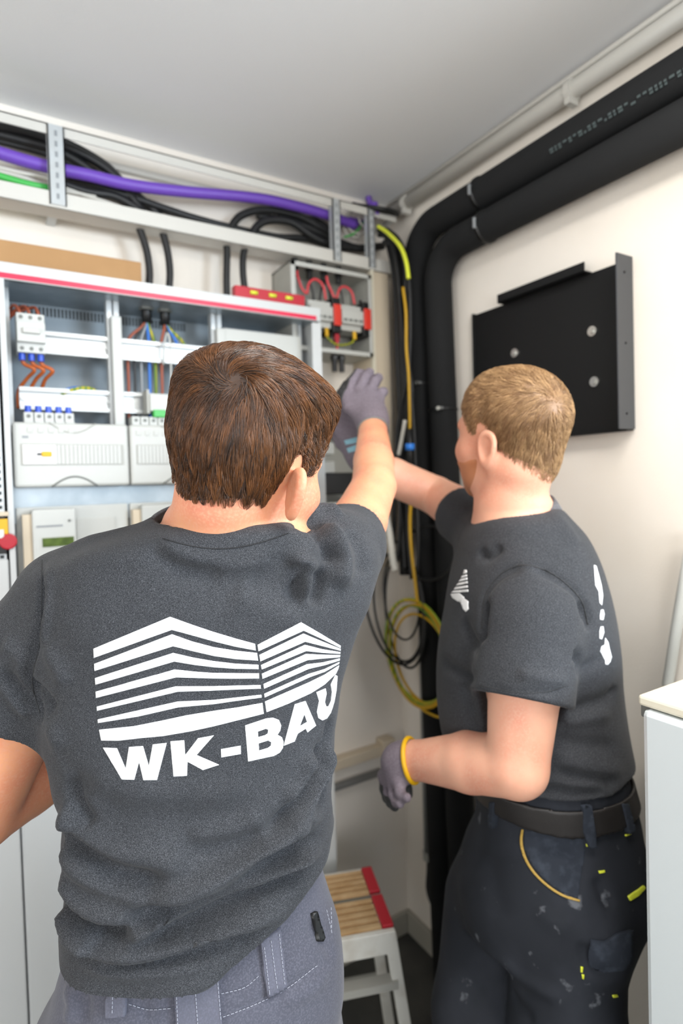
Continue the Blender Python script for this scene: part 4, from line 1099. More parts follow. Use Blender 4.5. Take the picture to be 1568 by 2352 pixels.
man1, V, Q = build_sdf('person', body1, None, None, None, 'skin_pink', ax=axb, origin=down((LAN+RAN)/2, 0))
tag(man1, 'person with short brown hair, grey t-shirt with large white back print, right hand raised', 'person')

# t-shirt
aR = (E1R-S1R); aR /= np.linalg.norm(aR); cutR = P(815, 1228, .895)
aL = (np.array(E1L)-S1L); aL /= np.linalg.norm(aL); cutL = P(34, 1640, .75)
def shirt1(p):
    d = tor1(p, 0, zmin=P(400, 2320, .75)[2]-.05, k=.012)
    # right sleeve
    sr = chain(p, [P(735, 1305, .80), P(790, 1262, .85), S1R+aR*.30], [.067, .055, .046], .02)
    sl = chain(p, [P(172, 1395, .76), P(95, 1500, .755), np.array(S1L)+aL*.40], [.078, .074, .070], .02)
    sr = smax(sr, (p-cutR.astype(F4))@aR.astype(F4), .006); sl = smax(sl, (p-cutL.astype(F4))@aL.astype(F4), .006)
    d = smin(d, sr, .030); d = smin(d, sl, .030)
    # shoulder yoke
    d = smin(d, capsule(p, P(240, 1305, .745), P(420, 1262, .75), .045, .045), .03)
    d = smin(d, capsule(p, P(600, 1262, .76), P(760, 1262, .80), .045, .052), .03)
    # openings
    cr = smax(capsule(p, S1R, np.array(S1R)+aR*.4, .050, .034), -((p-cutR.astype(F4))@aR.astype(F4))-.03, .004)
    cl = smax(capsule(p, S1L, np.array(S1L)+aL*.45, .068, .062), -((p-cutL.astype(F4))@aL.astype(F4))-.03, .004)
    d = smax(d, -cr, .004); d = smax(d, -cl, .004)
    d = smax(d, -chain(p, [P(505, 1262, .77), P(508, 1205, .765), P(535, 1080, .74)], [.070, .078, .085], .02), .006)
    h = hem1(p); d = smax(d, h-p[:, 2], .006)
    d = smax(d, -np.maximum(tor1(p, -.010, zmin=.5), p[:, 2]-h-.025), .003)
    return d
lo, hi = bounds([P(90, 2300, .6), P(900, 1180, .98), P(-70, 1690, .74), P(400, 1180, .95), P(800, 1200, .6)], .03); hi[1] += .05; lo[1] -= .06
ax1 = axes(lo, hi, .0042)
F = grid_eval(shirt1, ax1); V, Q = surface_nets(F, ax1); V = relax(V, Q, 2)
tree0 = tree_of(V, Q)
FOLDS1 = [
 # shoulder of the raised arm
 ([(655, 1300), (690, 1282), (706, 1300), (704, 1350), (694, 1402)], .0085, .011), ([(672, 1330), (684, 1345), (682, 1392)], -.006, .010), ([(722, 1300), (728, 1345), (716, 1395)], -.008, .011),
 ([(742, 1200), (775, 1250), (786, 1300), (770, 1355)], .008, .014), ([(720, 1205), (748, 1255), (756, 1300)], -.006, .010), ([(690, 1190), (735, 1177), (790, 1180)], .006, .010),
 ([(680, 1215), (712, 1200), (745, 1212)], -.006, .010), ([(800, 1215), (828, 1265), (832, 1330)], -.004, .014),
 # under the collar
 ([(345, 1230), (430, 1278), (540, 1298), (640, 1280)], .0035, .013), ([(330, 1250), (420, 1305), (520, 1325)], -.003, .012), ([(560, 1330), (640, 1350), (720, 1395)], -.003, .018), ([(520, 1360), (620, 1395), (720, 1430)], .0025, .02),
 # left sleeve and armpit
 ([(95, 1283), (95, 1390), (75, 1500), (62, 1560), (92, 1640)], -.0045, .006), ([(108, 1290), (108, 1400), (96, 1500)], .002, .008),
 ([(0, 1530), (40, 1590), (80, 1620), (100, 1660)], -.006, .009), ([(5, 1560), (40, 1612), (75, 1645)], .004, .009), ([(60, 1570), (92, 1590), (130, 1640)], -.005, .008), ([(100, 1480), (130, 1530), (150, 1580)], .003, .012), ([(0, 1480), (40, 1500), (70, 1545)], .003, .012),
 # right side, below the arm
 ([(742, 1690), (726, 1770), (680, 1850), (600, 1920)], -.009, .010), ([(756, 1700), (748, 1770), (712, 1840), (640, 1905)], .006, .009), ([(748, 1800), (726, 1850), (680, 1900)], -.006, .009),
 ([(716, 1725), (700, 1790), (650, 1850)], .006, .012), ([(757, 1640), (750, 1720), (742, 1790)], -.004, .008),
 # long diagonal folds of the lower back
 ([(270, 2075), (400, 2052), (500, 2010), (610, 1945), (700, 1880), (748, 1840)], .0100, .010), ([(290, 2104), (410, 2086), (520, 2044), (640, 1978), (735, 1912)], -.0110, .0095),
 ([(270, 2158), (340, 2126), (440, 2080), (560, 2026), (680, 1978), (750, 1950)], .0095, .010), ([(290, 2184), (420, 2130), (540, 2076), (660, 2026), (750, 1994)], -.0095, .009),
 ([(150, 2120), (200, 2180), (300, 2192), (430, 2165), (560, 2125), (680, 2075), (755, 2030)], .0080, .010), ([(150, 2150), (210, 2203), (320, 2212), (450, 2190), (590, 2142), (720, 2075)], -.0075, .008),
 ([(160, 2195), (240, 2228), (340, 2230), (460, 2207), (570, 2162)], .004, .008),
 ([(140, 1995), (180, 2060), (250, 2095), (330, 2105)], .0080, .012), ([(142, 2030), (170, 2085), (240, 2128), (320, 2140)], -.0075, .010), ([(142, 2060), (170, 2130), (230, 2170)], .007, .011),
 ([(148, 1840), (180, 1905), (260, 1955), (360, 1975), (470, 1965)], .0055, .015), ([(145, 1880), (190, 1950), (280, 2000), (400, 2015)], -.0065, .013), ([(143, 1920), (180, 1985), (260, 2040), (360, 2048)], .0060, .013),
 ([(158, 1790), (180, 1850), (215, 1900)], -.005, .009), ([(165, 1830), (160, 1880), (150, 1930)], .004, .010),
 # soft ripples of the middle back
 ([(180, 1830), (320, 1870), (480, 1875), (620, 1840)], -.0028, .020), ([(170, 1770), (300, 1815), (450, 1825), (600, 1800)], .0022, .022), ([(420, 1930), (520, 1915), (620, 1870)], .0035, .014), ([(400, 1952), (520, 1945), (610, 1905)], -.0035, .013),
 ([(110, 1650), (140, 1730), (170, 1800)], .003, .014), ([(130, 1700), (160, 1770), (210, 1830)], -.003, .012),
]
out1 = lambda p: np.maximum(tor1(p, 0, zmin=.5), np.where(p[:, 2] > 1.12, 1, -1))
V = fold_fn([(a, b*2.1, c*.95) for a, b, c in FOLDS1], tree0, 1.0, out1)(V, Q)
zz = np.clip((1.30-V[:, 2])/.15, 0, 1)
V = drape(V, normals(V, Q), .0011, [((30, 10, 75), 0, 1), ((-18, 25, 110), 2, .6), ((45, -20, 40), 4, .8)], (.35+zz)*(out1(V.astype(F4)) > -.0045))
shirt = mesh_np('t_shirt', V, Q, 'shirt_heather', man1)
tree1 = tree_of(V, Q)
# collar band and its stitching
def collar(parent, c, rx, ry, az, tilt, m='shirt_rib', w=.020, out=.014, tx=0.0):
    Vv = []; n = 72; ca, sa = math.cos(az), math.sin(az)
    X = np.array([ca, -sa, 0]); Y = np.array([sa, ca, 0])
    prof = [(0, 0), (.0022, .0015), (out*.5+.003, -w*.45), (out+.0025, -w), (out-.001, -w-.002), (out*.5-.003, -w*.45), (-.0022, -.001)]
    for k in range(n):
        a = 2*math.pi*k/n; e = X*math.cos(a)*1.0+Y*math.sin(a); 
        base = np.array(c)+X*math.cos(a)*rx+Y*math.sin(a)*ry; base[2] += tilt*math.sin(a)+tx*math.cos(a)
        for o, h in prof: Vv.append(base+e*o+np.array([0, 0, h]))
    k = len(prof); Qq = [[i*k+j, i*k+(j+1) % k, ((i+1) % n)*k+(j+1) % k, ((i+1) % n)*k+j] for i in range(n) for j in range(k)]
    return mesh_np('collar', np.array(Vv), np.array(Qq)[:, ::-1], m, parent)
az1 = YAW
col = collar(shirt, P(503, 1187, .765), .087, .080, az1, .025, w=.019, out=.016)
# a row of stitches under the collar band
m = MB()
for k in range(96):
    x = 375+k*3.0; y = 1216+38*math.sin(math.pi*min(max((x-330)/340, 0), 1))+6
    h = tree1.ray_cast(Vector(CAM), Vector(ray(x, y)).normalized()); h2 = tree1.ray_cast(Vector(CAM), Vector(ray(x+1.8, y+.5)).normalized())
    if h[0] and h2[0]: m.cyl(h[0]+h[1]*.0006, h2[0]+h2[1]*.0006, .0008, 5)
m.build('collar_stitching', 'seam', shirt)

def seam_strip(name, pts, tree, parent, w=2.2, th=.0004):
    q = smooth_path([(x, y, 0) for x, y in pts], 5); L = []; R = []
    for i in range(len(q)):
        t = q[min(i+1, len(q)-1)]-q[max(i-1, 0)]; t /= np.linalg.norm(t); n = np.array([-t[1], t[0], 0])*w/2
        L.append(tuple((q[i]+n)[:2])); R.append(tuple((q[i]-n)[:2]))
    cloth_patch(name, [(L+R[::-1], [])], tree, 'seam', parent, th=th, step=6)
seam_strip('sleeve_seam', [(97, 1286), (96, 1340), (95, 1400), (92, 1470), (80, 1530), (74, 1570), (92, 1640)], tree1, shirt)
# the white print
def cp(pts): return [(160+x/2.24, 1360+y/2.24) for x, y in pts]
LOGO = [([(123, 291), (516, 127), (630, 168), (740, 205), (850, 238), (953, 266), (957, 300), (850, 280), (740, 253), (640, 225), (525, 194), (125, 338)], []),
 ([(127, 369), (526, 217), (630, 254), (740, 283), (850, 301), (963, 313), (969, 352), (850, 344), (740, 328), (640, 305), (532, 278), (129, 405)], []),
 ([(131, 442), (532, 313), (640, 338), (740, 355), (850, 368), (970, 374), (971, 396), (850, 394), (740, 386), (640, 374), (537, 357), (133, 476)], []),
 ([(134, 512), (540, 398), (640, 409), (740, 416), (973, 418), (974, 444), (850, 445), (740, 444), (547, 438), (136, 544)], []),
 ([(140, 589), (545, 485), (740, 484), (981, 478), (983, 496), (850, 501), (740, 506), (555, 512), (141, 610)], []),
 ([(145, 655), (555, 563), (740, 555), (985, 528), (987, 542), (850, 560), (740, 576), (560, 592), (350, 640), (146, 673)], []),
 ([(152, 708), (330, 690), (480, 660), (600, 634), (740, 611), (870, 592), (991, 570), (998, 625), (880, 655), (740, 690), (620, 716), (480, 740), (370, 750), (250, 764), (163, 763)], []),
 ([(966, 271), (1190, 155), (1290, 213), (1392, 275), (1392, 288), (1300, 243), (1202, 198), (970, 304)], []),
 ([(975, 323), (1202, 213), (1300, 254), (1392, 291), (1392, 302), (1300, 278), (1210, 255), (980, 356)], []),
 ([(984, 375), (1210, 271), (1300, 294), (1390, 308), (1390, 318), (1300, 312), (1215, 303), (987, 398)], []),
 ([(988, 420), (1215, 318), (1300, 322), (1390, 324), (1388, 335), (1300, 342), (1222, 350), (991, 446)], []),
 ([(996, 473), (1220, 371), (1300, 362), (1388, 341), (1387, 352), (1310, 376), (1228, 395), (999, 497)], []),
 ([(1000, 523), (1228, 421), (1310, 396), (1386, 359), (1384, 369), (1310, 410), (1235, 437), (1002, 542)], []),
 ([(1004, 563), (1230, 464), (1310, 425), (1384, 377), (1380, 395), (1368, 420), (1310, 475), (1240, 520), (1120, 575), (1012, 617)], []),
 ([(172, 800), (243, 803), (288, 908), (305, 797), (377, 792), (407, 894), (427, 784), (499, 776), (449, 966), (379, 967), (357, 873), (332, 965), (269, 963)], []),
 ([(518, 768), (589, 762), (594, 838), (660, 752), (741, 737), (652, 838), (768, 888), (685, 915), (606, 872), (603, 944), (534, 948)], []),
 ([(778, 808), (879, 790), (880, 832), (779, 850)], []),
 ([(902, 686), (1010, 650), (1045, 646), (1075, 657), (1087, 685), (1082, 712), (1068, 733), (1090, 746), (1099, 770), (1096, 800), (1080, 825), (1050, 842), (917, 871)],
  [[(967, 717), (1008, 703), (1021, 708), (1018, 727), (1005, 736), (969, 746)], [(971, 778), (1020, 763), (1036, 772), (1034, 790), (1018, 802), (973, 815)]]),
 ([(1157, 577), (1212, 560), (1266, 686), (1222, 722), (1213, 702), (1172, 728), (1156, 768), (1100, 790)], [[(1182, 690), (1206, 628), (1220, 668)]]),
 ([(1268, 515), (1315, 495), (1320, 522), (1311, 565), (1318, 588), (1330, 588), (1343, 560), (1348, 515), (1342, 475), (1366, 425), (1376, 432), (1371, 500), (1360, 565), (1342, 620), (1322, 650), (1298, 660), (1278, 648), (1271, 615), (1282, 560)], [])]
parent_depth = .80
cloth_patch('shirt_print', [(cp(o), [cp(h) for h in hs]) for o, hs in LOGO], tree1, 'print_white', shirt, th=.0006, step=5)

# hair
def hl(q):
    z = np.interp(q[:, 1], [-.13, -.075, -.05, -.036, -.024, -.014, .006, .016, .030, .055, .078, .12], [-.052, -.052, -.050, -.046, -.030, .024, .026, .000, .000, .030, .060, .066])
    return z+(.9*np.clip(-q[:, 0]-.032, 0, .05)+1.0*np.clip(-q[:, 0]-.005, 0, .06)-.35*np.clip(q[:, 0]-.01, 0, .05))*np.clip((-.012-q[:, 1])/.012, 0, 1)
def hair1(p):
    q = ((p-np.asarray(H1C, F4))@np.asarray(H1R, F4))/H1S
    d = head_sdf(p, H1C, H1R, H1S, EA1)
    base = ellip(q, (0, -.014, .036), (.075, .097, .080)); base = smin(base, ellip(q, (0, .036, -.012), (.062, .060, .088)), .03); base = smin(base, ellip(q, (0, -.048, -.036), (.047, .044, .056)), .03)*H1S
    zl = hl(q); t = np.clip((q[:, 2]-zl)/.075, 0, 1); t = t*t*(3-2*t)
    side = np.clip((np.abs(q[:, 0])-.03)/.05, 0, 1)
    t1 = np.clip((q[:, 2]-zl)/.07, 0, 1); t2 = np.clip((q[:, 2]-.045)/.075, 0, 1)
    th = .0022+.005*t1*t1*(3-2*t1)+.022*t2*t2*(3-2*t2)+.012*np.exp(-(((q[:, 1]-.075)/.045)**2+((q[:, 2]-.085)/.05)**2))
    th = th-.005*np.exp(-((q-WH1)**2).sum(1)/.02**2) if WH1 is not None else th
    d = base-th
    d = smax(d, (zl-q[:, 2])*H1S, .003)
    return d
WH1 = None
lo, hi = H1C-.19, H1C+.20
axh = axes(lo, hi, .0034)
Fh = grid_eval(hair1, axh); Vh, Qh = surface_nets(Fh, axh); th_ = tree_of(Vh, Qh)
hit = th_.ray_cast(Vector(CAM), Vector(ray(545, 868)).normalized()); w0 = np.array(hit[0])
WH1 = (((w0-H1C)@H1R)/H1S).astype(F4)
Fh = grid_eval(hair1, axh); Vh, Qh = surface_nets(Fh, axh); Vh = relax(Vh, Qh, 2)
def flow1(p, g):
    r = p-w0; d = np.linalg.norm(r, axis=1)[:, None]; r = r/np.maximum(d, 1e-6); sw = np.cross(g, r)
    dn = np.array([0, 0, -1.0]); q = ((p-H1C)@H1R)/H1S
    fwd = H1R[:, 1]
    top = np.clip((q[:, 2:3]-.06)/.05, 0, 1)
    return r*1.0-sw*1.25*np.exp(-d/.045)+dn*np.clip(d/.06, 0, 1.8)*(1-.75*top)+fwd*top*.7+dn*.2
def len1(p):
    q = ((p-H1C)@H1R)/H1S; return np.clip(.005+.30*np.clip(q[:, 2]-hl(q), 0, .12), .004, .042)
def cap1(c):
    q = ((c-H1C)@H1R)/H1S
    return ((q[:, 2] > hl(q)+.004) & (head_sdf(c.astype(F4), H1C, H1R, H1S, EA1) > .0005)).astype(float)*np.where(hair1(c.astype(F4)-0) > -.01, 1, 0)
groom('hair', lambda p: hair1(p), (Vh, Qh), flow1, man1, 'hair_brown', n=30000, seg=8, r=.00030, lift=.0055, clump=.78, nclump=1100, cap=cap1, lenfn=len1, jitter=.22)

# trousers
def trou1(p):
    d = smin(hips1(p, 0), legs1(p, 0), .03)
    d = smax(d, -smax(hips1(p, -.006), P(300, 1960, .7)[2]-.03-p[:, 2], .003), .003)   # open waistband
    d = smax(d, .07-p[:, 2], .004)
    return d
lo, hi = bounds([P(80, 2352, .6), P(790, 2352, .95), LAN, RAN, P(400, 1900, .6)], .09); lo[2] = .05; hi[2] = P(400, 1930, .72)[2]+.03
axt = [axes(lo, hi, .005)[0], axes(lo, hi, .005)[1], zones(lo[2], hi[2], [(.72, 2, .004)], .012)]
F = grid_eval(trou1, axt); V, Q = surface_nets(F, axt); V = relax(V, Q, 2)
tt = tree_of(V, Q)
V = fold_fn([([(175, 2270), (195, 2300), (190, 2352)], -.006, .008), ([(150, 2260), (165, 2310), (150, 2352)], .005, .008), ([(500, 2340), (620, 2290), (700, 2240), (770, 2200)], -.003, .004),
             ([(640, 2300), (700, 2280), (760, 2230)], .004, .01), ([(700, 2120), (740, 2160), (770, 2200)], -.004, .008), ([(300, 2280), (330, 2310), (335, 2352)], -.003, .008)], tt)(V, Q)
trou = mesh_np('trousers', V, Q, 'trouser_grey', man1); tt = tree_of(V, Q)
for poly in ([(258, 2250), (293, 2250), (290, 2330), (248, 2335), (246, 2300)], [(400, 2240), (500, 2210), (507, 2330), (510, 2352), (405, 2352)], [(596, 2160), (640, 2130), (655, 2262), (612, 2285)]):
    o = cloth_patch('belt_loop', [(poly, [])], tt, 'trouser_loop', trou, th=.0055, step=6)
def stitch_line(name, pts, tree, parent, m='stitch', dash=6, gap=3.5, r=.00035, out=.001):
    mb = MB(); q = smooth_path([(x, y, 0) for x, y in pts], 10); acc = 0; L = 0
    P2 = [np.array(v[:2]) for v in q]; seg = []
    for a, b in zip(P2[:-1], P2[1:]):
        n = max(1, int(np.linalg.norm(b-a)/1.0)); seg += [a+(b-a)*k/n for k in range(n)]
    i = 0
    while i+dash < len(seg):
        h = [tree.ray_cast(Vector(CAM), Vector(ray(*seg[j])).normalized()) for j in (i, int(i+dash))]
        if h[0][0] and h[1][0] and (h[0][0]-h[1][0]).length < .03: mb.cyl(h[0][0]+h[0][1]*out, h[1][0]+h[1][1]*out, r, 5)
        i += int(dash+gap)
    return mb.build(name, m, parent)
stitch_line('waist_stitching', [(296, 2306), (340, 2318), (395, 2315)], tt, trou); stitch_line('waist_stitching', [(508, 2282), (560, 2268), (595, 2240)], tt, trou)
stitch_line('waist_stitching', [(512, 2335), (580, 2310), (660, 2270), (730, 2215)], tt, trou)
for pts in ([(447, 2240), (455, 2352)], [(405, 2245), (410, 2352)], [(497, 2222), (507, 2340)], [(618, 2155), (633, 2270)], [(603, 2170), (616, 2280)], [(636, 2140), (650, 2262)], [(266, 2262), (264, 2330)], [(740, 2090), (755, 2150)], [(750, 2085), (752, 2140)]):
    stitch_line('loop_stitching', pts, tt, trou, out=.0064)
cloth_patch('pocket_clip', [([(712, 2098), (722, 2092), (742, 2150), (735, 2165), (726, 2162)], [])], tt, 'black_plastic', trou, th=.005, step=6)
if 0: cloth_patch('side_pocket', [([(86, 2330), (98, 2290), (112, 2270), (118, 2300), (108, 2352), (90, 2352)], [])], tt, 'trouser_loop', trou, th=.006, step=6)

# shoes
def shoe(parent, an, az, name='shoe'):
    f = np.array([math.sin(az), math.cos(az), 0]); a = np.array(an)
    def fn(p):
        d = capsule(p, a+[0, 0, .03], a+[0, 0, -.02], .05, .048)
        d = smin(d, capsule(p, a+f*-.02+[0, 0, -.035], a+f*.15+[0, 0, -.045], .045, .040), .03)
        return smax(d, .004-p[:, 2], .004)
    lo = np.minimum(a, a+f*.2)-.07; hi = np.maximum(a, a+f*.2)+.07; lo[2] = -.01
    return build_sdf(name, fn, lo, hi, .006, 'shoe', parent)[0]
shoe(man1, LAN, .2); shoe(man1, RAN, .4)

# gloves
def glove(parent, fn, pts, coat_c, coat_n, cuff=None, cuff_m='plastic_dark_grey', pr=None, h=.0026):
    lo, hi = bounds(pts, .045); g, V, Q = build_sdf('glove', fn, lo, hi, h, 'glove_grey', parent)
    cn = np.asarray(coat_n, F4); cn /= np.linalg.norm(cn); cc = np.asarray(coat_c, F4)
    build_sdf('palm_coating', lambda p: smax(fn(p)-.0009, -((p-cc)@cn), .002), lo, hi, h, 'glove_palm', g)
    if cuff is not None:
        c, axis, r, tr_ = cuff; axis = np.asarray(axis); axis = axis/np.linalg.norm(axis); u = np.cross(axis, [0, 0, 1.0]); u /= np.linalg.norm(u); w = np.cross(axis, u)
        MB().tube(loop3(c, u*r, w*r), tr_, 10, closed=True).build('cuff', cuff_m, g, smooth=True)
    return g, V, Q
kn = [P(800, 912, 1.345), P(824, 897, 1.355), P(849, 900, 1.355), P(868, 918, 1.345)]
fg = [[P(806, 878, 1.37), P(822, 858, 1.395), P(838, 858, 1.42)], [P(838, 866, 1.38), P(848, 856, 1.405), P(846, 868, 1.43)],
      [P(860, 876, 1.375), P(868, 868, 1.40), P(862, 884, 1.42)], [P(876, 902, 1.36), P(880, 900, 1.38), P(872, 914, 1.40)]]
th = [P(836, 962, 1.295), P(802, 936, 1.32), P(786, 905, 1.355), P(796, 884, 1.39)]
gf = glove_fn(P(856, 978, 1.285), kn, fg, th, rw=.050, palm_r=.0175, fr=.0112)
gf2 = lambda p: smin(gf(p), smax(chain(p, [P(856, 990, 1.262), P(856, 955, 1.31)], [.0335, .032], .01), (p-P(857, 992, 1.262).astype(F4))@((W1R-P(850, 930, 1.35))/np.linalg.norm(W1R-P(850, 930, 1.35))).astype(F4), .003), .010)
g1, V, Q = glove(man1, gf2, kn+th+[q for f in fg for q in f]+[P(857, 995, 1.26)], P(808, 895, 1.365), -CR+.55*CD, cuff=(P(857, 990, 1.264), W1R-P(850, 930, 1.35), .0330, .0022))
wL = np.array(W1L); fL = np.array(W1L)-E1L; fL /= np.linalg.norm(fL); uL = np.cross(fL, [0, 0, 1.0]); uL /= np.linalg.norm(uL)
wL = wL+fL*.01
knl = [wL+fL*.085+uL*(.028-.019*k)+np.array([0, 0, .004*k]) for k in range(4)]
fgl = [[k_+fL*.035-np.array([0, 0, .006]), k_+fL*.052-np.array([0, 0, .022]), k_+fL*.055-np.array([0, 0, .038])] for k_ in knl]
thl = [wL+fL*.02+uL*.03, wL+fL*.05+uL*.05-np.array([0, 0, .01]), wL+fL*.08+uL*.055-np.array([0, 0, .02]), wL+fL*.10+uL*.05-np.array([0, 0, .025])]
glove(man1, glove_fn(wL, knl, fgl, thl, rw=.050), knl+thl+[q for f in fgl for q in f]+[wL], wL+fL*.05-np.array([0, 0, .012]), (0, 0, -1), cuff=(wL, fL, .032, .002), h=.004)
# ------------------------------------------------------------------ the man by the pipes, seen from his left
ROW2 = [(1168, 1105, 1278, 1.12, 1.12, .085), (1192, 1082, 1300, 1.13, 1.12, .125), (1225, 1062, 1326, 1.14, 1.13, .155), (1270, 1050, 1348, 1.14, 1.13, .175), (1330, 1036, 1368, 1.14, 1.13, .185), (1400, 1024, 1386, 1.14, 1.13, .185),
        (1480, 1010, 1400, 1.14, 1.13, .178), (1560, 1004, 1408, 1.14, 1.13, .168), (1640, 1008, 1420, 1.14, 1.13, .160), (1720, 1024, 1436, 1.14, 1.13, .155),
        (1790, 1050, 1452, 1.13, 1.12, .155), (1840, 1072, 1464, 1.13, 1.12, .160), (1900, 1085, 1466, 1.13, 1.12, .160)]
tor2 = Rings(ROW2, n=2.25)
HEM2 = [(1085, 1826), (1140, 1836), (1220, 1846), (1330, 1852), (1420, 1846), (1470, 1832)]
h2u = []; h2z = []
for x, y in HEM2:
    q = P(x, y, .97); h2u.append(lat(q[None])[0]); h2z.append(q[2])
def hem2(p): return np.interp(lat(p), h2u, h2z).astype(F4)
S2L, E2L, W2L = P(1222, 1345, 1.02), P(1188, 1762, .95), P(952, 1746, 1.10)
S2R, E2R, W2R = P(1120, 1215, 1.24), P(1000, 1138, 1.45), P(842, 1066, 1.40)
H2C = P(1168, 1000, 1.09); H2S = 1.0; EA2 = .05
H2R = rot(yaw=YAW-math.radians(33), pitch=math.radians(6), roll=math.radians(-3))
neck2 = [P(1175, 1240, 1.12), P(1172, 1170, 1.10), P(1182, 1080, 1.07)]
HIP2 = Rings([(1700, 1060, 1410, 1.13, 1.12, .138), (1780, 1080, 1430, 1.13, 1.12, .140), (1850, 1098, 1448, 1.13, 1.12, .145), (1900, 1094, 1456, 1.12, 1.11, .150), (1960, 1070, 1474, 1.12, 1.11, .160), (2030, 1052, 1476, 1.12, 1.11, .162), (2110, 1060, 1440, 1.12, 1.11, .15)], n=2.3)
LH2, RH2 = P(1300, 2080, 1.04), P(1135, 2070, 1.18)
LK2, RK2 = P(1300, 2380, 1.03), P(1102, 2330, 1.12)
LA2, RA2 = np.array([LK2[0]+.03, LK2[1]-.02, .09]), np.array([RK2[0]+.02, RK2[1]+.02, .09])
def legs2(p, off=0.0):
    return np.minimum(chain(p, [LH2, LK2, LA2], [.100+off, .096+off, .075+off], .03), chain(p, [RH2, RK2, RA2], [.098+off, .085+off, .070+off], .03))
def body2(p):
    d = tor2(p, -.022, zmin=P(1200, 1750, 1.1)[2])
    d = smin(d, HIP2(p, -.016), .03); d = smin(d, legs2(p, -.014), .03)
    d = smin(d, chain(p, neck2, [.070, .060, .055], .03), .045)
    d = smin(d, head_sdf(p, H2C, H2R, H2S, EA2), .025)
    al = chain(p, [S2L, P(1205, 1560, .965), E2L, P(1080, 1750, 1.02), W2L, P(928, 1752, 1.115)], [.064, .059, .048, .050, .034, .030], .008)
    ar = chain(p, [S2R, E2R, P(900, 1095, 1.42), W2R, P(825, 1045, 1.40)], [.060, .047, .046, .034, .030], .006)
    d = smin(d, al, .025); d = smin(d, ar, .03)
    return d
lo, hi = bounds([S2L, E2L, W2L, W2R, P(820, 1040, 1.42), E2R, LA2, RA2, H2C], .15); lo[2] = .05; hi[2] = H2C[2]+.16
hx, hy = H2C[0], H2C[1]
axb = [zones(lo[0], hi[0], [(hx-.14, hx+.14, .0033)], .0065), zones(lo[1], hi[1], [(hy-.14, hy+.14, .0033)], .0065), zones(lo[2], hi[2], [(1.45, 1.82, .0033), (.95, 1.45, .0065)], .014)]
man2, V, Q = build_sdf('person', body2, None, None, None, 'skin_pale', ax=axb, origin=down((LA2+RA2)/2, 0))
tag(man2, 'person with short blond hair and ginger beard, grey t-shirt and stained black work trousers', 'person')
aL2 = (P(1192, 1640, .955)-S2L); aL2 /= np.linalg.norm(aL2); cutL2 = P(1192, 1608, .955)
aR2 = (E2R-S2R); aR2 /= np.linalg.norm(aR2); cutR2 = P(1062, 1182, 1.335)
def shirt2(p):
    d = tor2(p, 0, zmin=P(1200, 1860, 1.1)[2]-.03, k=.012)
    sl = chain(p, [P(1225, 1335, 1.04), P(1215, 1420, .99), S2L+aL2*.36], [.085, .082, .083], .02)
    sl = smax(sl, (p-cutL2.astype(F4))@aL2.astype(F4), .006)
    sr = smax(chain(p, [P(1130, 1235, 1.20), S2R+aR2*.3], [.066, .060], .02), (p-cutR2.astype(F4))@aR2.astype(F4), .006)
    d = smin(d, sl, .022); d = smin(d, sr, .03)
    cl = smax(capsule(p, S2L, S2L+aL2*.42, .073, .073), -((p-cutL2.astype(F4))@aL2.astype(F4))-.03, .004)
    cr = smax(capsule(p, S2R, S2R+aR2*.35, .052, .052), -((p-cutR2.astype(F4))@aR2.astype(F4))-.03, .004)
    d = smax(d, -cl, .004); d = smax(d, -cr, .004)
    d = smax(d, -chain(p, [P(1178, 1215, 1.11), P(1178, 1180, 1.11), P(1184, 1060, 1.08)], [.062, .070, .080], .02), .008)
    h = hem2(p); d = smax(d, h-p[:, 2], .006)
    return smax(d, -np.maximum(tor2(p, -.010, zmin=.5), p[:, 2]-h-.025), .003)
lo, hi = bounds([P(1000, 1870, .92), P(1480, 1870, 1.3), P(1000, 1200, 1.42), P(1200, 1160, .86), P(1400, 1400, 1.35), P(1010, 1600, 1.34)], .04)
ax2 = axes(lo, hi, .005)
F = grid_eval(shirt2, ax2); V, Q = surface_nets(F, ax2); V = relax(V, Q, 2)
V = fold_fn([
 ([(1208, 1298), (1150, 1320), (1110, 1370), (1102, 1440)], -.006, .010), ([(1215, 1300), (1280, 1330), (1330, 1370), (1345, 1440)], -.006, .010),
 ([(1112, 1370), (1104, 1430), (1103, 1480)], -.010, .014), ([(1060, 1420), (1085, 1470), (1103, 1490)], -.006, .012), ([(1335, 1380), (1352, 1420), (1352, 1450)], -.009, .010),
 ([(1315, 1500), (1330, 1515), (1322, 1545)], -.008, .010), ([(1105, 1575), (1180, 1590), (1260, 1590), (1310, 1570)], -.0025, .006), ([(1180, 1545), (1250, 1560), (1305, 1565)], .004, .010),
 ([(1010, 1515), (1050, 1540), (1095, 1565)], -.006, .010), ([(1320, 1540), (1370, 1520), (1400, 1490)], -.004, .010), ([(1285, 1640), (1340, 1625), (1400, 1600), (1412, 1570)], -.006, .012), ([(1285, 1660), (1340, 1650), (1410, 1640)], .004, .012),
 ([(1260, 1700), (1330, 1710), (1425, 1720)], -.004, .014), ([(1265, 1740), (1350, 1762), (1440, 1772)], .004, .014), ([(1270, 1770), (1350, 1790), (1420, 1800)], -.006, .010),
 ([(1180, 1806), (1260, 1790), (1330, 1800), (1440, 1805)], .006, .010), ([(1150, 1822), (1250, 1812), (1350, 1822), (1450, 1818)], -.005, .009), ([(1095, 1265), (1120, 1280), (1155, 1250)], -.007, .010), ([(1250, 1150), (1290, 1200), (1330, 1260)], .003, .016),
 ([(1060, 1560), (1080, 1620), (1085, 1680)], -.004, .014)], tree_of(V, Q), 1.5, lambda p: np.maximum(tor2(p, 0, zmin=.5), np.where(p[:, 2] > 1.14, 1, -1)))(V, Q)
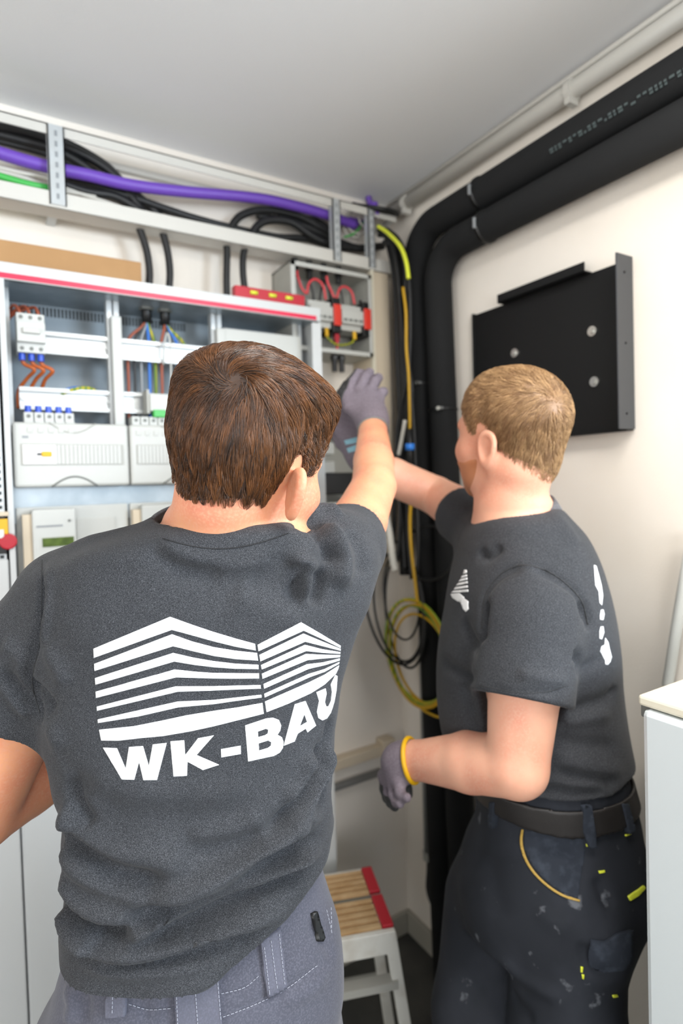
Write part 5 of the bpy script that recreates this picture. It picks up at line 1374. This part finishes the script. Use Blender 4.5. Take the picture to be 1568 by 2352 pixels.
sh2 = mesh_np('t_shirt', V, Q, 'shirt_heather', man2); tree2 = tree_of(V, Q)
collar(sh2, P(1180, 1174, 1.11), .070, .074, YAW, .012, w=.018, out=.012, tx=.026)
parent_depth = 1.05
seam_strip('sleeve_seam', [(1106, 1445), (1113, 1372), (1150, 1318), (1208, 1298), (1275, 1322), (1332, 1375), (1350, 1435)], tree2, sh2, w=3)
seam_strip('sleeve_hem', [(1102, 1574), (1180, 1590), (1250, 1590), (1305, 1574)], tree2, sh2, w=2)
def c2(pts): return [(1000+x/3.094, 1100+y/3.094) for x, y in pts]
cloth_patch('chest_print', [(c2(o), []) for o in (
 [(205, 645), (222, 648), (222, 668), (196, 676)], [(190, 688), (223, 680), (224, 692), (180, 706)], [(176, 714), (225, 702), (226, 716), (164, 732)], [(160, 742), (227, 728), (228, 742), (146, 760)],
 [(142, 770), (228, 758), (230, 772), (130, 788)], [(126, 796), (231, 786), (233, 802), (112, 810)],
 [(108, 818), (170, 812), (205, 842), (200, 862), (160, 872), (120, 845)], [(205, 850), (234, 872), (232, 900), (236, 925), (215, 945), (196, 925), (180, 880), (168, 872), (190, 862)])],
 tree2, 'print_white', sh2, th=.0007, step=4)
cloth_patch('back_print', [(c2(o), []) for o in (
 [(1125, 612), (1140, 618), (1160, 690), (1178, 760), (1187, 830), (1180, 898), (1165, 880), (1158, 800), (1135, 755), (1130, 690)],
 [(1175, 930), (1190, 928), (1198, 960), (1190, 1003), (1168, 1000), (1168, 965)], [(1172, 1050), (1190, 1048), (1196, 1090), (1180, 1140), (1164, 1135), (1164, 1085)],
 [(1205, 1130), (1225, 1160), (1238, 1220), (1250, 1265), (1240, 1300), (1222, 1322), (1205, 1318), (1204, 1290), (1168, 1225), (1180, 1190), (1200, 1180)])],
 tree2, 'print_white', sh2, th=.0007, step=4)

def hl2(q): return np.interp(q[:, 1], [-.13, -.075, -.05, -.036, -.024, -.014, .006, .016, .030, .055, .078, .12], [-.098, -.094, -.080, -.064, -.040, .020, .026, .000, .006, .040, .066, .074])
def hair2(p):
    q = ((p-np.asarray(H2C, F4))@np.asarray(H2R, F4))/H2S
    base = ellip(q, (0, -.014, .036), (.075, .097, .080)); base = smin(base, ellip(q, (0, .036, -.012), (.062, .060, .088)), .03); base = smin(base, ellip(q, (0, -.048, -.040), (.054, .046, .060)), .03)*H2S
    zl = hl2(q); t = np.clip((q[:, 2]-zl)/.13, 0, 1); t = t*t*(3-2*t)
    th = .0015+.006*t+.009*np.exp(-(((q[:, 1]-.06)/.05)**2+((q[:, 2]-.10)/.05)**2))
    return smax(base-th, (zl-q[:, 2])*H2S, .003)
axh = axes(H2C-.18, H2C+.18, .004); Fh = grid_eval(hair2, axh); Vh, Qh = surface_nets(Fh, axh); Vh = relax(Vh, Qh, 2)
hit = tree_of(Vh, Qh).ray_cast(Vector(CAM), Vector(ray(1272, 935)).normalized()); w2 = np.array(hit[0])
def flow2(p, g):
    r = p-w2; d = np.linalg.norm(r, axis=1)[:, None]; r = r/np.maximum(d, 1e-6); sw = np.cross(g, r)
    q = ((p-H2C)@H2R)/H2S; top = np.clip((q[:, 2:3]-.05)/.05, 0, 1)
    return r+sw*.5*np.exp(-d/.04)+np.array([0, 0, -1.0])*(1-top)*.8+H2R[:, 1]*top*.5
def len2(p):
    q = ((p-H2C)@H2R)/H2S; return np.clip(.006+.16*np.clip(q[:, 2]-hl2(q), 0, .13), .006, .022)
def cap2(c):
    q = ((c-H2C)@H2R)/H2S
    return ((q[:, 2] > hl2(q)+.003) & (head_sdf(c.astype(F4), H2C, H2R, H2S, EA2) > .0003)).astype(float)
groom('hair', hair2, (Vh, Qh), flow2, man2, 'hair_blond', n=14000, seg=5, r=.00040, lift=.004, clump=.5, nclump=900, cap=cap2, lenfn=len2, jitter=.35, seed=5)
# beard
def beard(p):
    q = ((p-np.asarray(H2C, F4))@np.asarray(H2R, F4))/H2S
    d = head_sdf(p, H2C, H2R, H2S, EA2)-.002; ax_ = np.abs(q[:, 0])
    reg = smax(q[:, 2]+.048-.35*np.clip(.05-q[:, 1], 0, .04), .015-q[:, 1], .01)
    reg = smax(reg, -(np.sqrt((q[:, 0]/.024)**2+((q[:, 2]+.065)/.009)**2)-1)*.01, .004)
    return smax(d, reg, .006)
build_sdf('beard', beard, H2C-.17, H2C+.17, .0036, 'beard_ginger', man2)

def trou2(p):
    d = smin(HIP2(p, 0), legs2(p, 0), .03)
    d = smin(d, ellip(p, P(1375, 2155, .98), (.045, .05, .06)), .03)
    d = smax(d, -smax(HIP2(p, -.006), P(1200, 1730, 1.1)[2]-.03-p[:, 2], .003), .003)
    return smax(d, .07-p[:, 2], .004)
lo, hi = bounds([P(1040, 2110, .9), P(1490, 2030, 1.35), LA2, RA2, P(1250, 1700, 1.0), P(980, 2200, 1.3), LH2+.06, LH2-.06, LK2+.05, LK2-.05, RK2, RH2], .08); lo[2] = .05; hi[2] = P(1250, 1700, 1.1)[2]+.03
axt = [axes(lo, hi, .006)[0], axes(lo, hi, .006)[1], zones(lo[2], hi[2], [(.55, 2, .006)], .014)]
F = grid_eval(trou2, axt); V, Q = surface_nets(F, axt); V = relax(V, Q, 2)
V = fold_fn([([(1225, 1960), (1260, 1975), (1300, 1980), (1310, 2020), (1290, 2050)], -.010, .016), ([(1150, 2200), (1200, 2250), (1300, 2300)], .005, .014), ([(1350, 2160), (1345, 2200), (1370, 2230), (1430, 2225)], -.008, .012),
             ([(1175, 2270), (1190, 2310), (1230, 2352)], -.007, .012), ([(1370, 2010), (1385, 2060), (1410, 2085)], -.007, .010), ([(1230, 2080), (1260, 2110), (1320, 2140)], .004, .014), ([(1120, 1960), (1140, 2040), (1150, 2120)], -.004, .02)], tree_of(V, Q))(V, Q)
tr2 = mesh_np('trousers', V, Q, 'trouser_black', man2); t2 = tree_of(V, Q)
def q2(pts): return [(960+x/2.579, 1750+y/2.579) for x, y in pts]
bt = lambda p: smax(smax(np.abs(HIP2(p, .005))-.0022, p[:, 2]-bz1(p), .002), bz0(p)-p[:, 2], .002)
bu = [lat(P(x, y, 1.0)[None])[0] for x, y in ((1100, 1870), (1300, 1880), (1460, 1865))]
b0v = [P(x, y, 1.0)[2] for x, y in ((1100, 1895), (1300, 1912), (1460, 1896))]; b1v = [P(x, y, 1.0)[2] for x, y in ((1100, 1838), (1300, 1850), (1460, 1838))]
def bz0(p): return np.interp(lat(p), bu, b0v).astype(F4)
def bz1(p): return np.interp(lat(p), bu, b1v).astype(F4)
lo, hi = bounds([P(1085, 1915, .90), P(1475, 1830, 1.3), P(1085, 1850, 1.32), P(1480, 1900, .90), P(1300, 1880, .90)], .03)
build_sdf('belt', bt, lo, hi, .0032, 'leather', man2)
def outs(polys, name, m, th=.003, step=6): return cloth_patch(name, [(q2(o), []) for o in polys], t2, m, tr2, th=th, step=step)
outs([[(468, 225), (440, 225), (438, 380), (462, 385)]], 'belt_loop', 'trouser_panel', .010)
outs([[(965, 245), (1010, 245), (1035, 400), (1040, 500), (1000, 495), (965, 400)]], 'belt_loop', 'trouser_panel', .010)
outs([[(1180, 240), (1215, 240), (1258, 400), (1225, 420)]], 'belt_loop', 'trouser_panel', .010)
outs([[(625, 405), (960, 420), (990, 520), (960, 700), (945, 810), (850, 770), (760, 710), (680, 620), (630, 520)]], 'pocket_panel', 'trouser_panel', .0012)
def strip_px(pts, w):
    q = smooth_path([(x, y, 0) for x, y in pts], 5); L = []; R = []
    for i in range(len(q)):
        t = q[min(i+1, len(q)-1)]-q[max(i-1, 0)]; t /= np.linalg.norm(t); n = np.array([-t[1], t[0], 0])*w/2
        L.append(tuple((q[i]+n)[:2])); R.append(tuple((q[i]-n)[:2]))
    return L+R[::-1]
outs([strip_px([(618, 400), (612, 480), (640, 580), (700, 670), (790, 750), (880, 800), (955, 822)], 13)], 'pocket_piping', 'pipe_gold' if 'pipe_gold' in MATS else 'yellow', .0025, 4)
for pl in ([(992, 485), (1038, 478), (1040, 492), (995, 500)], [(1065, 645), (1102, 640), (1104, 654), (1070, 660)], [(1222, 428), (1255, 418), (1258, 428), (1226, 440)], [(1142, 1200), (1172, 1196), (1174, 1210), (1144, 1214)], [(1188, 1188), (1215, 1184), (1216, 1196), (1190, 1200)],
           [(962, 1210), (974, 1212), (972, 1245), (960, 1242)], [(968, 1256), (982, 1258), (980, 1284), (970, 1280)], [(1148, 1380), (1178, 1376), (1180, 1388), (1150, 1392)]):
    outs([pl], 'bar_tack', 'lime', .002, 4)
outs([[(1238, 795), (1330, 730), (1340, 745), (1300, 790), (1250, 820)]], 'pocket_label', 'lime', .003, 5)
outs([[(1020, 1050), (1100, 1060), (1180, 1010), (1255, 990), (1250, 1150), (1215, 1215), (1100, 1240), (1010, 1200)]], 'thigh_pocket', 'trouser_panel', .006, 7)
shoe(man2, LA2, -.8); shoe(man2, RA2, -.6)

# right glove, reaching into the box
kn = [P(768, 968, 1.42), P(784, 952, 1.43), P(804, 946, 1.44), P(824, 948, 1.44)]
fg = [[P(766, 940, 1.45), P(772, 925, 1.47), P(782, 925, 1.49)], [P(786, 922, 1.46), P(792, 908, 1.48), P(800, 912, 1.50)], [P(808, 916, 1.47), P(812, 905, 1.49), P(816, 912, 1.51)], [P(828, 924, 1.46), P(830, 914, 1.48), P(832, 922, 1.50)]]
th = [P(805, 1040, 1.41), P(782, 1020, 1.43), P(770, 1000, 1.455), P(774, 985, 1.48)]
gf = glove_fn(P(838, 1060, 1.40), kn, fg, th, rw=.054, palm_r=.018, fr=.0098)
gw = lambda p: smin(gf(p), chain(p, [P(850, 1072, 1.40), P(828, 1040, 1.405)], [.036, .036], .01), .012)
g2, V, Q = glove(man2, gw, kn+th+[q for f in fg for q in f]+[P(858, 1082, 1.40)], P(790, 990, 1.455), np.array(P(762, 1010, 1.50))-P(800, 1000, 1.40), h=.0032)
tg = tree_of(V, Q)
cloth_patch('glove_print', [([(790, 1012), (820, 1004), (822, 1016), (794, 1022)], []), ([(796, 1030), (822, 1020), (824, 1034), (800, 1040)], [])], tg, 'glove_print', g2, th=.0008, step=4)
# left glove, hanging low
kn = [P(884, 1782, 1.14), P(893, 1788, 1.12), P(904, 1793, 1.10), P(917, 1793, 1.085)]
fg = [[P(884, 1812, 1.14), P(890, 1832, 1.13), P(898, 1842, 1.115)], [P(892, 1820, 1.115), P(898, 1842, 1.105), P(906, 1852, 1.09)], [P(903, 1824, 1.09), P(910, 1842, 1.075), P(918, 1846, 1.06)], [P(918, 1820, 1.07), P(926, 1832, 1.06), P(934, 1832, 1.05)]]
th = [P(925, 1770, 1.13), P(928, 1795, 1.15), P(932, 1812, 1.155), P(936, 1825, 1.15)]
gf = glove_fn(P(936, 1745, 1.11), kn, fg, th, rw=.050, palm_r=.018, fr=.0095)
gw2 = lambda p: smin(gf(p), chain(p, [P(942, 1746, 1.105), P(915, 1750, 1.115)], [.0355, .034], .01), .012)
ax_ = P(905, 1752, 1.12)-P(960, 1746, 1.10)
glove(man2, gw2, kn+th+[q for f in fg for q in f]+[P(950, 1746, 1.10)], P(900, 1818, 1.11), np.array(P(915, 1850, 1.13))-P(900, 1800, 1.11), cuff=(P(945, 1746, 1.103), ax_, .0385, .0045), cuff_m='yellow', h=.0030)
